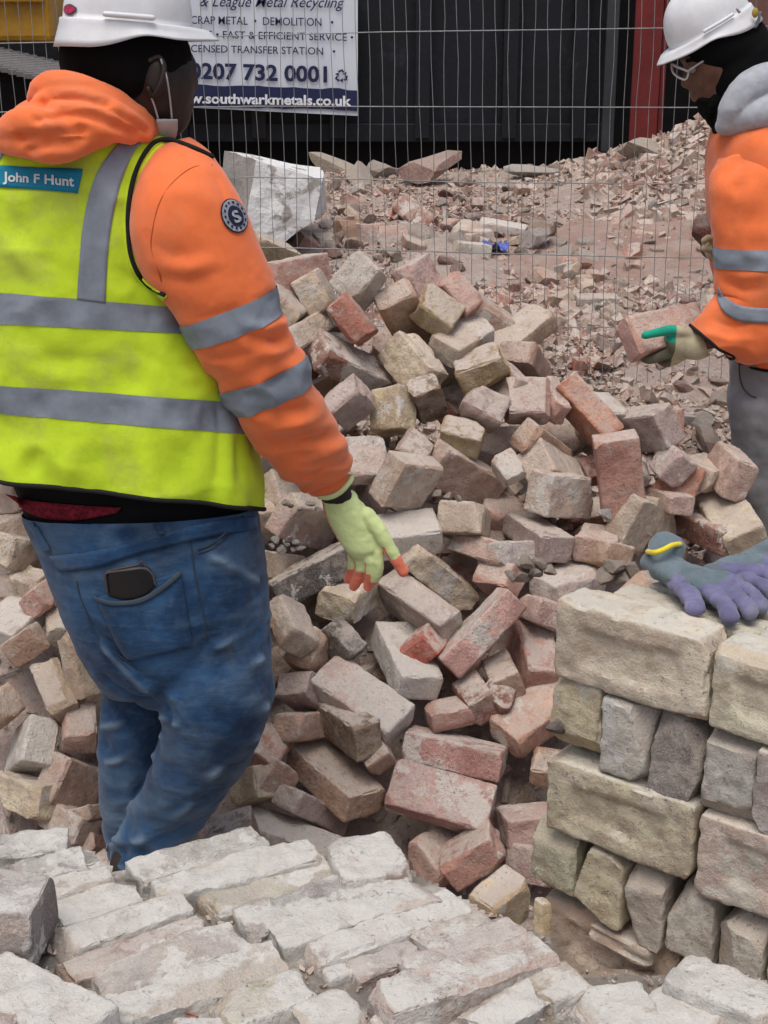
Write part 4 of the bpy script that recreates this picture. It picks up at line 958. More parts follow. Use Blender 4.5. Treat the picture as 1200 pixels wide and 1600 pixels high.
# ------------------------------------------------------------ yellow stock brick stack at the right
TH = math.radians(40); DX = Vector((math.cos(TH), -math.sin(TH), 0)); DN = Vector((math.sin(TH), math.cos(TH), 0))
ZS = .905; S0 = PZ(869, 936, ZS); S0.z = 0
sr = random.Random(5)
def sbrick(s, n, zt_, L, Wd, Hh, along, key, lab, seed, grp='bricks of the yellow stack', dz=0, jit=1.0, **k):
    """s along the face, n into the stack, top at zt_"""
    kw = dict(cell=.0055, frog=.006 if along and n < .03 else 0, rad=.0055, chips=5, chipd=.008, rough=.0022, lump=.0025); kw.update(k)
    me = brick_mesh('stock_brick', (L, Wd, Hh), seed, **kw)
    o = link('stock_brick', me, M_STOCK)
    e = (L/2, Wd/2) if along else (Wd/2, L/2)
    c = S0+DX*(s+e[0])+DN*(n+e[1]); c.z = zt_-Hh/2+dz; o.location = c
    o.rotation_euler = (sr.uniform(-.015, .015)*jit, sr.uniform(-.015, .015)*jit, -TH+(0 if along else math.pi/2)+sr.uniform(-.02, .02)*jit)
    paint(o, key, sr, .05); return tag(o, lab, 'brick', grp)
# top course, stretchers on edge
sbrick(0, 0, ZS, .226, .068, .112, True, 'stock1', 'big cream yellow brick with a shallow frog at the left end of the top course', 3001)
sbrick(.231, .002, ZS-.004, .222, .068, .112, True, 'stock1', 'cream yellow brick beside the first one in the top course with a flaky top edge', 3002)
sbrick(.459, 0, ZS, .222, .068, .112, True, 'stock2', 'third brick of the top course, mostly outside the right edge', 3003)
sbrick(.03, .072, ZS-.008, .222, .066, .108, True, 'stock1', 'second row brick behind the big cream yellow one on top of the stack', 3004)
sbrick(.257, .074, ZS-.003, .222, .066, .112, True, 'fore', 'white topped second row brick under the glove fingers', 3005)
sbrick(.06, .143, ZS-.004, .222, .066, .108, True, 'fore', 'white topped third row brick behind the gloves', 3006)
sbrick(.29, .145, ZS-.004, .222, .066, .108, True, 'fore', 'white topped third row brick near the right edge of the photo', 3007)
sbrick(.49, .074, ZS-.004, .222, .066, .108, True, 'stock1', 'second row top brick outside the right edge', 3008)
# second course, headers
z2 = ZS-.114
names2 = [('stock2', 'yellow olive brick end with a dark iron blob at the left of the second course'), ('stockgrey', 'light grey brick end, second in the second course'),
 ('stockgrey', 'dark grey crusted brick end with a red fleck, third in the second course'), ('stockgrey', 'pale grey green brick end with brown pits, fourth in the second course'),
 ('stockgrey', 'mauve grey brick end, fifth in the second course'), ('stock2', 'brick end at the far right of the second course'), ('stock1', 'brick end of the second course outside the right edge')]
s = -.002
for i, (k_, lab) in enumerate(names2):
    wd = (.078, .068, .072, .070, .072, .07, .07)[i]
    o = sbrick(s, .0+sr.uniform(-.004, .008), z2-(.0, .004, .012, .006, .008, 0, 0)[i], .215, wd, (.112, .112, .116, .118, .118, .112, .11)[i], False, k_, lab, 3020+i, chips=9, chipd=.014)
    if i == 2: o.color = (.25, .24, .225, .25)
    if i == 1: o.color = (.44, .44, .42, .4)
    if i == 4: o.color = (.40, .375, .36, .3)
    s += wd+.003
blob = bpy.data.objects.new('iron_blob', ROCKS[2]); COL.objects.link(blob); blob.parent = None
blob.location = S0+DX*.012+DN*(-.004)+Vector((0, 0, z2-.07)); blob.scale = (.014, .012, .018); blob.color = (.16, .13, .12, .2)
tag(blob, 'dark iron slag blob stuck on the left brick end of the second course', 'slag')
# third course
z3 = z2-.120
sbrick(-.003, 0, z3, .226, .068, .112, True, 'stock2', 'long yellow brick with an amber frog in the third course', 3040, grp='bricks of the yellow stack')
sbrick(.230, .0, z3-.002, .222, .068, .116, True, 'dust', 'beige brick with a brown hollow in the third course at the right edge', 3041)
sbrick(.457, .0, z3, .222, .068, .112, True, 'stock1', 'third course brick outside the right edge', 3042)
for i in range(3):
    sbrick(.01+i*.228, .074, z3, .222, .066, .110, True, 'stock2', 'inner brick hidden in the third course of the stack', 3045+i, grp='inner bricks of the yellow stack', cell=.012)
    sbrick(.01+i*.228, .144, z3, .222, .066, .110, True, 'stock2', 'inner brick hidden in the third course of the stack', 3048+i, grp='inner bricks of the yellow stack', cell=.012)
# fourth course
z4 = z3-.118
names4 = [('stockolive', 'greenish yellow brick end at the left of the fourth course'), ('stock2', 'amber stained brick end, second in the fourth course'), ('stockgrey', 'pale brick end, third in the fourth course'),
 ('stockgrey', 'grey brick end with a tan corner, fourth in the fourth course'), ('stockgrey', 'grey white brick end with a broken brown corner, fifth in the fourth course'), ('stock2', 'brick end at the right edge of the fourth course'), ('stock1', 'fourth course brick end outside the right edge')]
s = -.030
for i, (k_, lab) in enumerate(names4):
    wd = (.073, .074, .062, .068, .072, .07, .07)[i]
    o = sbrick(s, sr.uniform(-.004, .010), z4-(0, .004, .010, .012, .016, .012, .01)[i], .215, wd, (.110, .112, .114, .116, .12, .116, .11)[i], False, k_, lab, 3060+i, chips=10, chipd=.015)
    if i in (2, 3, 4): o.color = (.44, .425, .375, .35)
    s += wd+.004
# fifth course set back, dusty, and a pallet
z5 = z4-.122
for i in range(3):
    sbrick(-.02+i*.226, .028, z5-.006, .222, .075, .11, True, 'dust', 'dust covered brick under the fourth course of the yellow stack', 3080+i, grp='dusty bottom bricks of the yellow stack')
sbrick(.07, .006, z5-.003, .10, .045, .03, True, 'dust', 'thin cracked brick slip wedged under the third brick end of the fourth course', 3085, jit=3)
c = S0+DX*-.05+DN*.05; 
o = link('stock_brick', brick_mesh('stock_brick', (.07, .022, .02), 3090, cell=.005, rad=.003, chips=3, chipd=.004), M_STOCK); o.location = P(848, 1438, 1.72); o.rotation_euler = (0, math.pi/2, .4); paint(o, 'yellow')
o.name = 'brick_sliver'; tag(o, 'small upright yellow brick sliver left of the stack base', 'brick')
def dust_heap():
    m, nt, b = newmat('tan_dust_heap', .98, .08); v = objvec(nt, False)
    c = mix(nt, ramp(nt, noise(nt, v, 9, 6, .7), .35, .7), (.26, .205, .16), (.38, .32, .265))
    nt.links.new(c, b.inputs['Base Color']); bump(nt, b, [(noise(nt, v, 26, 6, .75), .9, .012), (noise(nt, v, 150, 4, .7), .6, .002)])
    n = 70; vs = []; fs = []
    for j in range(n):
        for i in range(n):
            X = .12+.95*i/(n-1); Y = 1.15+.95*j/(n-1)
            h = .385-2.6*max(0, Y-1.68)-.6*max(0, .30-X)+.03*float(fbm(np.array([X*9, Y*9, 4.]), 4))
            vs.append((X, Y, h))
    fs = [(j*n+i, j*n+i+1, (j+1)*n+i+1, (j+1)*n+i) for j in range(n-1) for i in range(n-1)]
    tag(link('dust_heap', mesh('dust_heap', vs, fs), m), kind='structure')
dust_heap()

# ------------------------------------------------------------ lofted and fused shapes for people
def ring(pL, pR, Y, dep, tilt=0.0, e=2.0, YL=None, YR=None):
    a0 = P(pL[0], pL[1], Y if YL is None else YL); a1 = P(pR[0], pR[1], Y if YR is None else YR)
    c = (a0+a1)/2; a = (a1-a0)/2; b = Vector((0, 1, tilt)); b -= a*(b.dot(a)/a.dot(a)); b = b.normalized()*dep
    return [*c, *a, *b, e]
def crom(keys, per):
    K = np.array(keys, float); n = len(K); out = []
    for i in range(n-1):
        p0, p1, p2, p3 = K[max(i-1, 0)], K[i], K[i+1], K[min(i+2, n-1)]
        for t in np.linspace(0, 1, per, endpoint=False):
            out.append(.5*((2*p1)+(-p0+p2)*t+(2*p0-5*p1+4*p2-p3)*t*t+(-p0+3*p1-3*p2+p3)*t**3))
    out.append(K[-1]); return np.array(out)
def loft(rings, nu=72, per=8):
    R = crom(rings, per); th = np.linspace(0, 2*math.pi, nu, endpoint=False)
    c, a, b, e = R[:, 0:3], R[:, 3:6], R[:, 6:9], R[:, 9]
    ct, st = np.cos(th), np.sin(th); ex = (2/e)[:, None]
    X = np.sign(ct)*np.abs(ct)**ex; Y = np.sign(st)*np.abs(st)**ex
    return c[:, None]+X[..., None]*a[:, None]+Y[..., None]*b[:, None]
def gnorm(G):
    du = np.roll(G, -1, 1)-np.roll(G, 1, 1); dv = np.gradient(G, axis=0)
    n = np.cross(du, dv); L = np.linalg.norm(n, axis=2, keepdims=True); L[L == 0] = 1; return n/L
def gmesh(name, G, cap=True, closed_u=True):
    nv, nu = G.shape[:2]; vs = list(G.reshape(-1, 3)); fs = []
    for j in range(nv-1):
        for i in range(nu if closed_u else nu-1):
            k = (i+1) % nu; fs.append((j*nu+i, j*nu+k, (j+1)*nu+k, (j+1)*nu+i))
    if cap:
        for j, rev in ((0, True), (nv-1, False)):
            vs.append(G[j].mean(0)); c = len(vs)-1
            for i in range(nu):
                k = (i+1) % nu; t = (j*nu+i, j*nu+k, c); fs.append(t[::-1] if rev else t)
    me = mesh(name, vs, fs)
    bm = bmesh.new(); bm.from_mesh(me); bmesh.ops.recalc_face_normals(bm, faces=bm.faces); bm.to_mesh(me); bm.free()
    return me
def tube(pts, rad, nu=14, per=4, flat=1.0, flatdir=None):
    """closed round tube with rounded ends"""
    pts = [np.array(p, float) for p in pts]; rad = list(rad)
    K = crom([[*p, r] for p, r in zip(pts, rad)], per)
    d0 = K[0, :3]-K[1, :3]; d0 /= np.linalg.norm(d0); d1 = K[-1, :3]-K[-2, :3]; d1 /= np.linalg.norm(d1)
    pre = [[*(K[0, :3]+d0*K[0, 3]*s), K[0, 3]*math.sqrt(1-s*s)] for s in (.97, .8, .45)]
    post = [[*(K[-1, :3]+d1*K[-1, 3]*s), K[-1, 3]*math.sqrt(1-s*s)] for s in (.45, .8, .97)]
    K = np.array(pre+list(K)+post); T = np.gradient(K[:, :3], axis=0); T /= np.linalg.norm(T, axis=1, keepdims=True)
    up = np.array(flatdir if flatdir is not None else (0, 1, 0), float)
    S1 = np.cross(T, up); L = np.linalg.norm(S1, axis=1, keepdims=True); S1 = np.where(L > 1e-3, S1/np.maximum(L, 1e-6), [1, 0, 0]); S2 = np.cross(S1, T)
    th = np.linspace(0, 2*math.pi, nu, endpoint=False)
    return K[:, None, :3]+K[:, None, 3:4]*(np.cos(th)[None, :, None]*S1[:, None]+np.sin(th)[None, :, None]*S2[:, None]*flat)
def ell(c, r, rot=None, n=20):
    th = np.linspace(0, 2*math.pi, n, endpoint=False); ph = np.linspace(.08, math.pi-.08, n)
    G = np.stack([np.sin(ph)[:, None]*np.cos(th), np.sin(ph)[:, None]*np.sin(th), np.cos(ph)[:, None]+0*th], -1)*np.array(r)
    if rot is not None: G = G@np.array(rot.to_matrix() if hasattr(rot, 'to_matrix') else rot).T
    return G+np.array(c)
def fuse(name, grids, voxel, smooth=4, fac=.5):
    bm = bmesh.new()
    for G in grids:
        me = gmesh('t', G) if isinstance(G, np.ndarray) else G
        bm.from_mesh(me); bpy.data.meshes.remove(me)
    me = bpy.data.meshes.new(name); bm.to_mesh(me); bm.free()
    o = bpy.data.objects.new(name, me); COL.objects.link(o)
    m = o.modifiers.new('r', 'REMESH'); m.mode = 'VOXEL'; m.voxel_size = voxel
    if smooth: s = o.modifiers.new('s', 'SMOOTH'); s.iterations = smooth; s.factor = fac
    bpy.context.view_layer.update()
    out = bpy.data.meshes.new_from_object(o.evaluated_get(bpy.context.evaluated_depsgraph_get()))
    bpy.data.objects.remove(o); bpy.data.meshes.remove(me); out.name = name
    out.polygons.foreach_set('use_smooth', [True]*len(out.polygons))
    return out
def mco(me):
    n = len(me.vertices); p = np.empty(n*3); me.vertices.foreach_get('co', p); return p.reshape(-1, 3)
def mno(me):
    n = len(me.vertices); p = np.empty(n*3); me.vertices.foreach_get('normal', p); return p.reshape(-1, 3)
def disp(me, f):
    p = mco(me); nn = mno(me); p = p+nn*np.asarray(f(p, nn))[:, None]; me.vertices.foreach_set('co', p.ravel()); me.update(); return me
def folds(p, sc, ax=(1, 1, 1), seed=0., sharp=1.0):
    """soft ridges: 1-|noise|"""
    v = fbm(p*np.array(ax)*sc+seed, 3); return (1-np.abs(v)*2.4)*sharp
def bvh(*mes):
    vs = []; fs = []
    for me in mes:
        o = len(vs); vs += [v.co.copy() for v in me.vertices]; fs += [tuple(o+i for i in f.vertices) for f in me.polygons]
    return BVHTree.FromPolygons(vs, fs)
def onto(tree, px, py, off, fallY=None):
    """the point of a garment that lies behind a pixel, lifted off along the cloth normal"""
    d = ray(px, py).normalized(); h = tree.ray_cast(Vector((0, 0, CAM_H)), d)
    if h[0] is None: return P(px, py, fallY) if fallY else None
    n = h[1]
    if n.dot(d) > 0: n = -n
    return h[0]+n*off
def crease(p, n, tree, lines, fall=2.33, only=None):
    """press sharp fold valleys (amp<0) and soft rolls (amp>0) along drawn lines"""
    p = np.asarray(p); D = np.zeros(len(p))
    for pts, wd, amp in lines:
        q = [np.array(onto(tree, a, b, 0, fall)) for a, b in pts]; best = np.zeros(len(p)); k = len(q)-1
        for i, (a, b) in enumerate(zip(q[:-1], q[1:])):
            d = b-a; t = np.clip(((p-a)@d)/max(d@d, 1e-9), 0, 1); r = np.linalg.norm(p-(a+t[:, None]*d), axis=1)
            g = (i+t)/k; tap = np.clip(np.sin(math.pi*np.clip(g, .03, .97)), 0, 1)**.6
            best = np.maximum(best, (np.exp(-(r/wd)) if amp < 0 else np.exp(-(r/wd)**2))*tap)
        D += best*amp
    return D
def strip(name, tree, left, right, mat, parent, n=24, m=6, off=.002, thick=.0015, fallY=2.4):
    """cloth strip sewn on a garment between two drawn edges"""
    L = crom([[a, b, 0] for a, b in left], 8); R = crom([[a, b, 0] for a, b in right], 8)
    t = np.linspace(0, 1, n); li = np.stack([np.interp(t, np.linspace(0, 1, len(L)), L[:, k]) for k in (0, 1)], -1); ri = np.stack([np.interp(t, np.linspace(0, 1, len(R)), R[:, k]) for k in (0, 1)], -1)
    vs = []; fs = []
    for i in range(n):
        for j in range(m):
            s = j/(m-1); q = li[i]*(1-s)+ri[i]*s; vs.append(onto(tree, q[0], q[1], off, fallY))
    fs = [(i*m+j, (i+1)*m+j, (i+1)*m+j+1, i*m+j+1) for i in range(n-1) for j in range(m-1)]
    me = mesh(name, vs, fs); o = link(name, me, mat, parent)
    md = o.modifiers.new('thick', 'SOLIDIFY'); md.thickness = thick; md.offset = 0
    return o
def cord(name, pts, r, mat, parent, nu=8, per=6):
    G = tube([tuple(p) for p in pts], [r]*len(pts), nu, per); return link(name, gmesh(name, G), mat, parent)
def patch(name, G, j0, j1, i0, i1, off, mat, parent, wrap=True):
    """band cut from a garment grid and lifted off it"""
    N = gnorm(G); c = G.mean(1, keepdims=True); s = np.sign(((G-c)*N).sum(2).mean()); Q = (G+N*s*off)[j0:j1+1]
    if not wrap: Q = Q[:, i0:i1+1]
    return link(name, gmesh(name, Q, cap=False, closed_u=wrap), mat, parent)

def helmet(parent, loc, fwd, up, scale=1.0, sticker=None):
    """safety helmet: dome with raised crown, gutter ridge, deep skirt and a peak"""
    nu, nv = 96, 30; th = np.linspace(0, 2*math.pi, nu, endpoint=False)
    F = np.clip(np.cos(th), 0, 1)
    ra, rb = .128, .104
    rows = []
    for j in range(nv):
        t = j/(nv-1); ph = (math.pi/2)*t
        r = math.sin(ph)**.80; z = .128*math.cos(ph)**.86
        x = ra*r*np.cos(th); y = rb*r*np.sin(th)
        zz = z+.010*np.exp(-(y/.018)**2)*np.clip(1-t*1.2, 0, 1)
        rows.append(np.stack([x, y, zz+0*th], -1))
    base = rows[-1]
    back = np.clip(-np.cos(th), 0, 1); side = np.sin(th)**2
    peak = .034*F**2.2
    for k, (out, dz) in enumerate(((.005, .001), (.007, -.002), (.007, -.008))):
        rows.append(base+np.stack([(out+peak*(.5+.25*k)*(k > 0))*np.cos(th), out*np.sin(th), dz+0*th], -1))
    low = -.040-.016*back**2*1.0+.024*F**1.2-.012*side*np.clip(-np.cos(th)+.5, 0, 1)+.016*np.exp(-((np.abs(th-math.pi)-1.75)/.35)**2)
    for s in (.35, .7, 1.0):
        o = .007+.011*s
        rows.append(base+np.stack([(o+peak*(1.0+.12*s))*np.cos(th), o*np.sin(th), -.008*(1-s)+low*s-.004*F*s], -1))
    rows.append(rows[-1]*np.array([.975, .97, 1])+np.array([0, 0, .001]))
    G = np.array(rows)
    inner = G[:nv]*np.array([.955, .95, .97]); G = np.concatenate([G, inner[::-1]], 0)
    f = Vector(fwd).normalized(); u = Vector(up); u = (u-f*u.dot(f)).normalized(); l = u.cross(f)
    M = np.array([f, l, u]).T
    G = (G*scale)@M.T+np.array(loc)
    me = gmesh('helmet', G, cap=False)
    h = link('helmet', me, M_HELM, parent)
    for sgn in (1, -1):     # slots on the flanks
        pts = [Vector(loc)+Vector(M@np.array([x, sgn*y, z]))*scale for x, y, z in ((-.045, .1085, .010), (0, .1135, .010), (.045, .1085, .010))]
        cord('ridge_lug', pts, .0045, M_HELM, h, 8)
    # harness band inside
    hb = np.array([[(.104*math.cos(a), .084*math.sin(a), z) for a in np.linspace(0, 2*math.pi, 40, endpoint=False)] for z in (-.045, -.02)])
    return h, (hb*scale)@M.T+np.array(loc), M

# ------------------------------------------------------------ the worker in the foreground
def V3(*a): return np.array(a, float)
def worker_front():
    root = empty('person', P(230, 1345, 2.45)); root.location.z = 0
    tag(root, 'worker seen from behind in lime vest, orange hooded top and blue jeans at the pile', 'person')
    # body under the clothes: one skin
    hd = P(205, 100, 2.42)
    sk_ = [ell(P(203, 92, 2.43), (.094, .076, .100)), ell(P(238, 130, 2.43), (.070, .066, .085), Euler((0, .25, 0))),
           ell(P(262, 172, 2.44), (.040, .045, .045)), ell(P(286, 112, 2.445), (.024, .026, .040)), ell(P(300, 128, 2.45), (.012, .014, .018)),
           ell(P(287, 160, 2.45), (.018, .024, .022)),
           tube([P(200, 130, 2.43), P(180, 205, 2.43), P(150, 270, 2.44)], (.060, .056, .055), 24),
           tube([P(140, 300, 2.44), P(150, 420, 2.45), P(170, 600, 2.46), P(215, 800, 2.46), P(260, 950, 2.46)], (.10, .10, .095, .09, .10), 28),
           tube([P(270, 290, 2.40), P(345, 470, 2.37), P(405, 600, 2.38), P(470, 700, 2.44), P(525, 768, 2.49), P(560, 820, 2.50)], (.065, .055, .052, .044, .031, .030), 20),
           tube([P(10, 300, 2.50), P(-10, 440, 2.62), P(60, 560, 2.74), P(140, 620, 2.86), P(160, 640, 2.90)], (.065, .055, .05, .036, .03), 20),
           tube([P(320, 920, 2.42), P(345, 1080, 2.36), P(270, 1230, 2.42), P(205, 1335, 2.47), P(200, 1370, 2.47)], (.06, .045, .04, .024, .024), 20),
           tube([P(190, 920, 2.50), P(220, 1080, 2.50), P(205, 1230, 2.53), P(198, 1335, 2.57), P(195, 1370, 2.57)], (.06, .045, .036, .022, .022), 20)]
    # ear
    sk_.append(ell(P(243, 122, 2.36), (.017, .010, .033), Euler((0, .12, 0))))
    body = fuse('body', sk_, .0065, 3)
    link('body', body, M_SKIN, root)
    # ear rim as raised cartilage
    bt = bvh(body)
    ear = [(236, 96), (247, 92), (254, 104), (252, 122), (246, 140), (239, 148), (234, 138)]
    cord('ear', [onto(bt, a, b, .0035, 2.36) for a, b in ear], .0045, M_SKIN, root)
    # headwear under the helmet
    hw = fuse('headwear', [ell(P(196, 92, 2.43), (.110, .088, .088)), ell(P(165, 118, 2.43), (.072, .074, .062)), ell(P(168, 158, 2.435), (.058, .066, .045))], .006, 4)
    link('headwear', hw, M_BAND, root)
    # helmet
    h, hb, M = helmet(root, P(200, 36, 2.42), (.965, .18, -.075), (.05, .02, 1), .81)
    link('harness_band', gmesh('harness_band', hb, cap=False), M_BAND, h)
    ht = bvh(h.data)
    st = [(110+9*math.cos(a)+(2.5 if abs(math.cos(a)) > .8 and math.cos(a) > 0 else 0), 15+8.5*math.sin(a)) for a in np.linspace(0, 2*math.pi, 18, endpoint=False)]
    def blob_decal(name, pts, ctr, tree, mat, parent, off, fallY=2.3):
        vs = [onto(tree, *ctr, off, fallY)]+[onto(tree, *p, off, fallY) for p in pts]
        k = len(pts); return link(name, mesh(name, vs, [(0, 1+i, 1+(i+1) % k) for i in range(k)]), mat, parent)
    blob_decal('sticker', st, (110, 15), ht, simple('sticker_rim', (.10, .07, .10), .5), h, .002)
    st2 = [(110+(a-110)*.78, 15+(b-15)*.78) for a, b in st]
    blob_decal('sticker_face', st2, (110, 15), ht, simple('sticker_magenta', (.42, .03, .09), .5, .3, .3, 200), h, .003)
    # mask hanging under the ear
    mk = [onto(bt, a, b, .006, 2.36) for a, b in ((250, 96), (256, 120), (263, 150), (266, 182))]
    cord('mask_strap', mk, .0016, M_MASK, root)
    cord('mask_strap', [onto(bt, a, b, .005, 2.36) for a, b in ((234, 138), (240, 160), (246, 182))], .0016, M_MASK, root)
    strip('face_mask', bt, [(243, 180), (247, 205), (256, 222)], [(271, 180), (273, 196), (268, 216)], M_MASK, root, 10, 6, .012, .002, 2.40)

    # hooded top: torso and far sleeve fused, near sleeve as its own clean tube
    tor = loft([ring((60, 180), (215, 185), 2.45, .07, -.2), ring((10, 222), (268, 232), 2.45, .095, -.2, 2.4), ring((-40, 262), (300, 275), 2.45, .11, -.2, 2.5), ring((-55, 400), (306, 410), 2.45, .125, -.2, 2.4),
                ring((-50, 600), (350, 630), 2.45, .125, -.25, 2.3), ring((-20, 730), (378, 765), 2.45, .125, -.25, 2.3)], 64, 8)
    far = tube([P(10, 290, 2.50), P(-10, 440, 2.62), P(60, 560, 2.74), P(130, 612, 2.84)], (.085, .078, .068, .050), 24)
    top = fuse('hooded_top', [tor, far], .009, 6)
    disp(top, lambda p, n: .006*folds(p, 5, (1, 1, 2)))
    link('hooded_top', top, M_ORANGE, root)
    # shirt showing between vest and jeans
    sh = loft([ring((-2, 700), (388, 742), 2.45, .128, -.2, 2.3), ring((30, 770), (392, 790), 2.45, .122, -.1, 2.3), ring((52, 830), (398, 840), 2.45, .128, 0, 2.3)], 72, 8)
    link('black_shirt', gmesh('black_shirt', sh), M_SHIRT, root)
    # vest
    VR = [ring((-42, 748), (404, 797), 2.45, .168, -.33, 2.5), ring((-50, 706), (405, 752), 2.45, .165, -.30, 2.5), ring((-56, 641), (394, 679), 2.45, .158, -.27, 2.5),
          ring((-58, 597), (378, 630), 2.45, .153, -.25, 2.5), ring((-60, 502), (338, 524), 2.45, .146, -.20, 2.5), ring((-62, 450), (322, 484), 2.45, .143, -.18, 2.5),
          ring((-64, 380), (312, 405), 2.45, .138, -.14, 2.5), ring((-62, 310), (308, 325), 2.45, .130, -.10, 2.5), ring((-50, 262), (304, 268), 2.45, .120, -.12, 2.5),
          ring((-22, 232), (290, 234), 2.455, .104, -.20, 2.4), ring((20, 212), (255, 214), 2.46, .080, -.25, 2.3), ring((55, 206), (232, 206), 2.46, .062, -.25, 2.2)]
    per = 14; G = loft(VR, 180, per)
    N = gnorm(G); c = G.mean(1, keepdims=True); sg = np.sign(((G-c)*N).sum(2).mean()); N = N*sg
    h_ = np.linspace(0, 1, len(G))[:, None]
    w = .009*fbm(G*np.array([5, 5, 2.6])+3, 3)+.003*fbm(G*np.array([20, 20, 13])+8, 3)+.0035*(1-np.abs(fbm(G*np.array([12, 12, 12])+33, 2))*3.5)+.0035*(1-np.abs(fbm(G*np.array([9, 9, 4])+20, 2))*3)*np.exp(-((h_-.25)/.2)**2)
    flare = .006*np.exp(-(h_/.06)**2)*np.sin(np.linspace(0, 2*math.pi, 180, endpoint=False)*9+1)[None]
    G = G+N*(w+flare)[..., None]
    t0 = bvh(gmesh('t', G, cap=False)); VC = [([(330, 560), (270, 575), (200, 545)], .010, -.007), ([(350, 590), (300, 590), (250, 560)], .012, .006), ([(385, 640), (372, 700), (378, 760)], .012, -.009), ([(345, 650), (340, 720), (330, 780)], .013, -.008), ([(362, 650), (358, 720), (352, 790)], .013, .007),
          ([(160, 690), (150, 740), (158, 790)], .014, -.008), ([(120, 680), (110, 730), (100, 780)], .016, .008), ([(60, 690), (50, 730), (55, 775)], .014, -.008), ([(230, 700), (240, 750), (250, 795)], .015, .007), ([(275, 690), (285, 740), (292, 790)], .013, -.007),
          ([(20, 330), (60, 400), (110, 430)], .014, -.006), ([(15, 380), (60, 440)], .012, .006), ([(185, 420), (230, 450), (280, 470)], .010, -.007), ([(30, 530), (90, 560), (160, 560)], .014, -.006), ([(20, 560), (90, 590), (150, 590)], .014, .006), ([(180, 300), (185, 380), (200, 450)], .012, .005), ([(70, 210), (100, 250), (120, 258)], .010, -.005),
          ([(20, 470), (28, 510)], .007, -.006), ([(95, 468), (100, 515)], .008, -.006), ([(230, 480), (240, 525)], .007, -.005), ([(60, 612), (70, 655)], .008, -.007), ([(180, 620), (172, 662)], .007, -.006), ([(262, 625), (270, 668)], .007, -.006), ([(338, 630), (345, 672)], .006, -.008), ([(310, 630), (305, 672)], .007, .005)]
    G = G+N*crease(G.reshape(-1, 3), None, t0, VC).reshape(G.shape[:2])[..., None]
    vest = link('hi_vis_vest', gmesh('hi_vis_vest', G, cap=False), M_LIME, root)
    md = vest.modifiers.new('thick', 'SOLIDIFY'); md.thickness = .0025; md.offset = 0
    # waist bands go round the whole vest
    def band(j0, j1):
        Q = (G+N*.0028)[j0:j1+1]; link('reflective_band', gmesh('reflective_band', Q, cap=False), M_TAPE, vest)
    band(2*per, 3*per); band(4*per, 5*per)
    hem = [tuple(G[1, i]+N[1, i]*.002) for i in range(0, 180, 3)]; hem.append(hem[0])
    cord('hem_binding', hem, .0042, M_BIND, vest, 8, 2)
    vt = bvh(vest.data)
    # near sleeve
    SR = [ring((262, 222), (296, 216), 2.41, .03), ring((240, 240), (325, 235), 2.39, .06), ring((217, 282), (350, 268), 2.365, .078), ring((203, 350), (379, 318), 2.35, .088), ring((222, 425), (404, 378), 2.345, .088),
          ring((262, 476), (426, 424), 2.345, .084), ring((281, 506), (433, 447), 2.345, .080), ring((301, 541), (443, 488), 2.35, .077), ring((326, 580), (461, 528), 2.36, .074),
          ring((343, 609), (476, 557), 2.37, .072), ring((366, 646), (488, 598), 2.385, .072), ring((398, 698), (517, 650), 2.41, .066), ring((438, 738), (541, 697), 2.445, .060),
          ring((462, 760), (546, 722), 2.465, .050), ring((478, 771), (545, 738), 2.475, .040), ring((497, 773), (545, 751), 2.485, .032)]
    pr = 10; A = loft(SR, 120, pr); NA = gnorm(A); ca = A.mean(1, keepdims=True); NA = NA*np.sign(((A-ca)*NA).sum(2).mean())
    v = np.linspace(0, len(SR)-1, len(A))[:, None]
    el = np.exp(-((v-9)/2.4)**2); lo = np.exp(-((v-12.6)/1.3)**2)
    w = .004*fbm(A*6+2, 3)+el*.0065*(1-np.abs(fbm(A*np.array([13, 13, 20])+6, 2))*3.2)+lo*.007*(1-np.abs(fbm(A*np.array([8, 8, 26])+11, 2))*3)+.0014*fbm(A*40, 2)
    w = w-.004*np.exp(-((v-8.4)/.35)**2)-.006*np.exp(-((v-14.0)/.3)**2)
    A = A+NA*w[..., None]
    t0 = bvh(gmesh('t', A)); SC = [([(456, 528), (425, 532), (385, 520)], .009, -.013), ([(462, 545), (430, 552), (390, 545)], .011, .008), ([(448, 505), (415, 515), (380, 505)], .010, .007), ([(325, 560), (370, 560), (410, 545)], .009, -.008), ([(470, 560), (440, 590), (390, 600)], .008, -.007),
          ([(498, 622), (460, 640), (410, 640)], .009, -.010), ([(508, 640), (470, 662), (420, 668)], .011, .008), ([(525, 668), (480, 690), (430, 700)], .009, -.010), ([(538, 690), (500, 712), (455, 722)], .009, .008), ([(545, 715), (505, 735), (468, 748)], .007, -.010), ([(400, 690), (440, 690), (480, 670)], .010, -.007),
          ([(250, 300), (300, 300), (340, 330)], .020, .006), ([(235, 380), (270, 400), (330, 395)], .013, -.007), ([(240, 430), (290, 440), (350, 420)], .011, -.008), ([(240, 410), (290, 420), (340, 410)], .014, .006), ([(300, 500), (340, 490), (390, 470)], .007, -.004), ([(360, 620), (400, 615), (440, 595)], .006, -.006), ([(420, 470), (440, 460)], .006, -.006), ([(330, 265), (350, 300), (360, 350)], .012, -.004)]
    A = A+NA*crease(A.reshape(-1, 3), None, t0, SC).reshape(A.shape[:2])[..., None]
    sl_ = link('sleeve', gmesh('sleeve', A), M_ORANGE, root)
    def sband(j0, j1):
        Q = (A+NA*.0024)[j0:j1+1]; link('reflective_band', gmesh('reflective_band', Q, cap=False), M_TAPE, sl_)
    sband(6*pr, 7*pr); sband(9*pr, 10*pr)
    stt = bvh(sl_.data)
    both = bvh(vest.data, sl_.data)
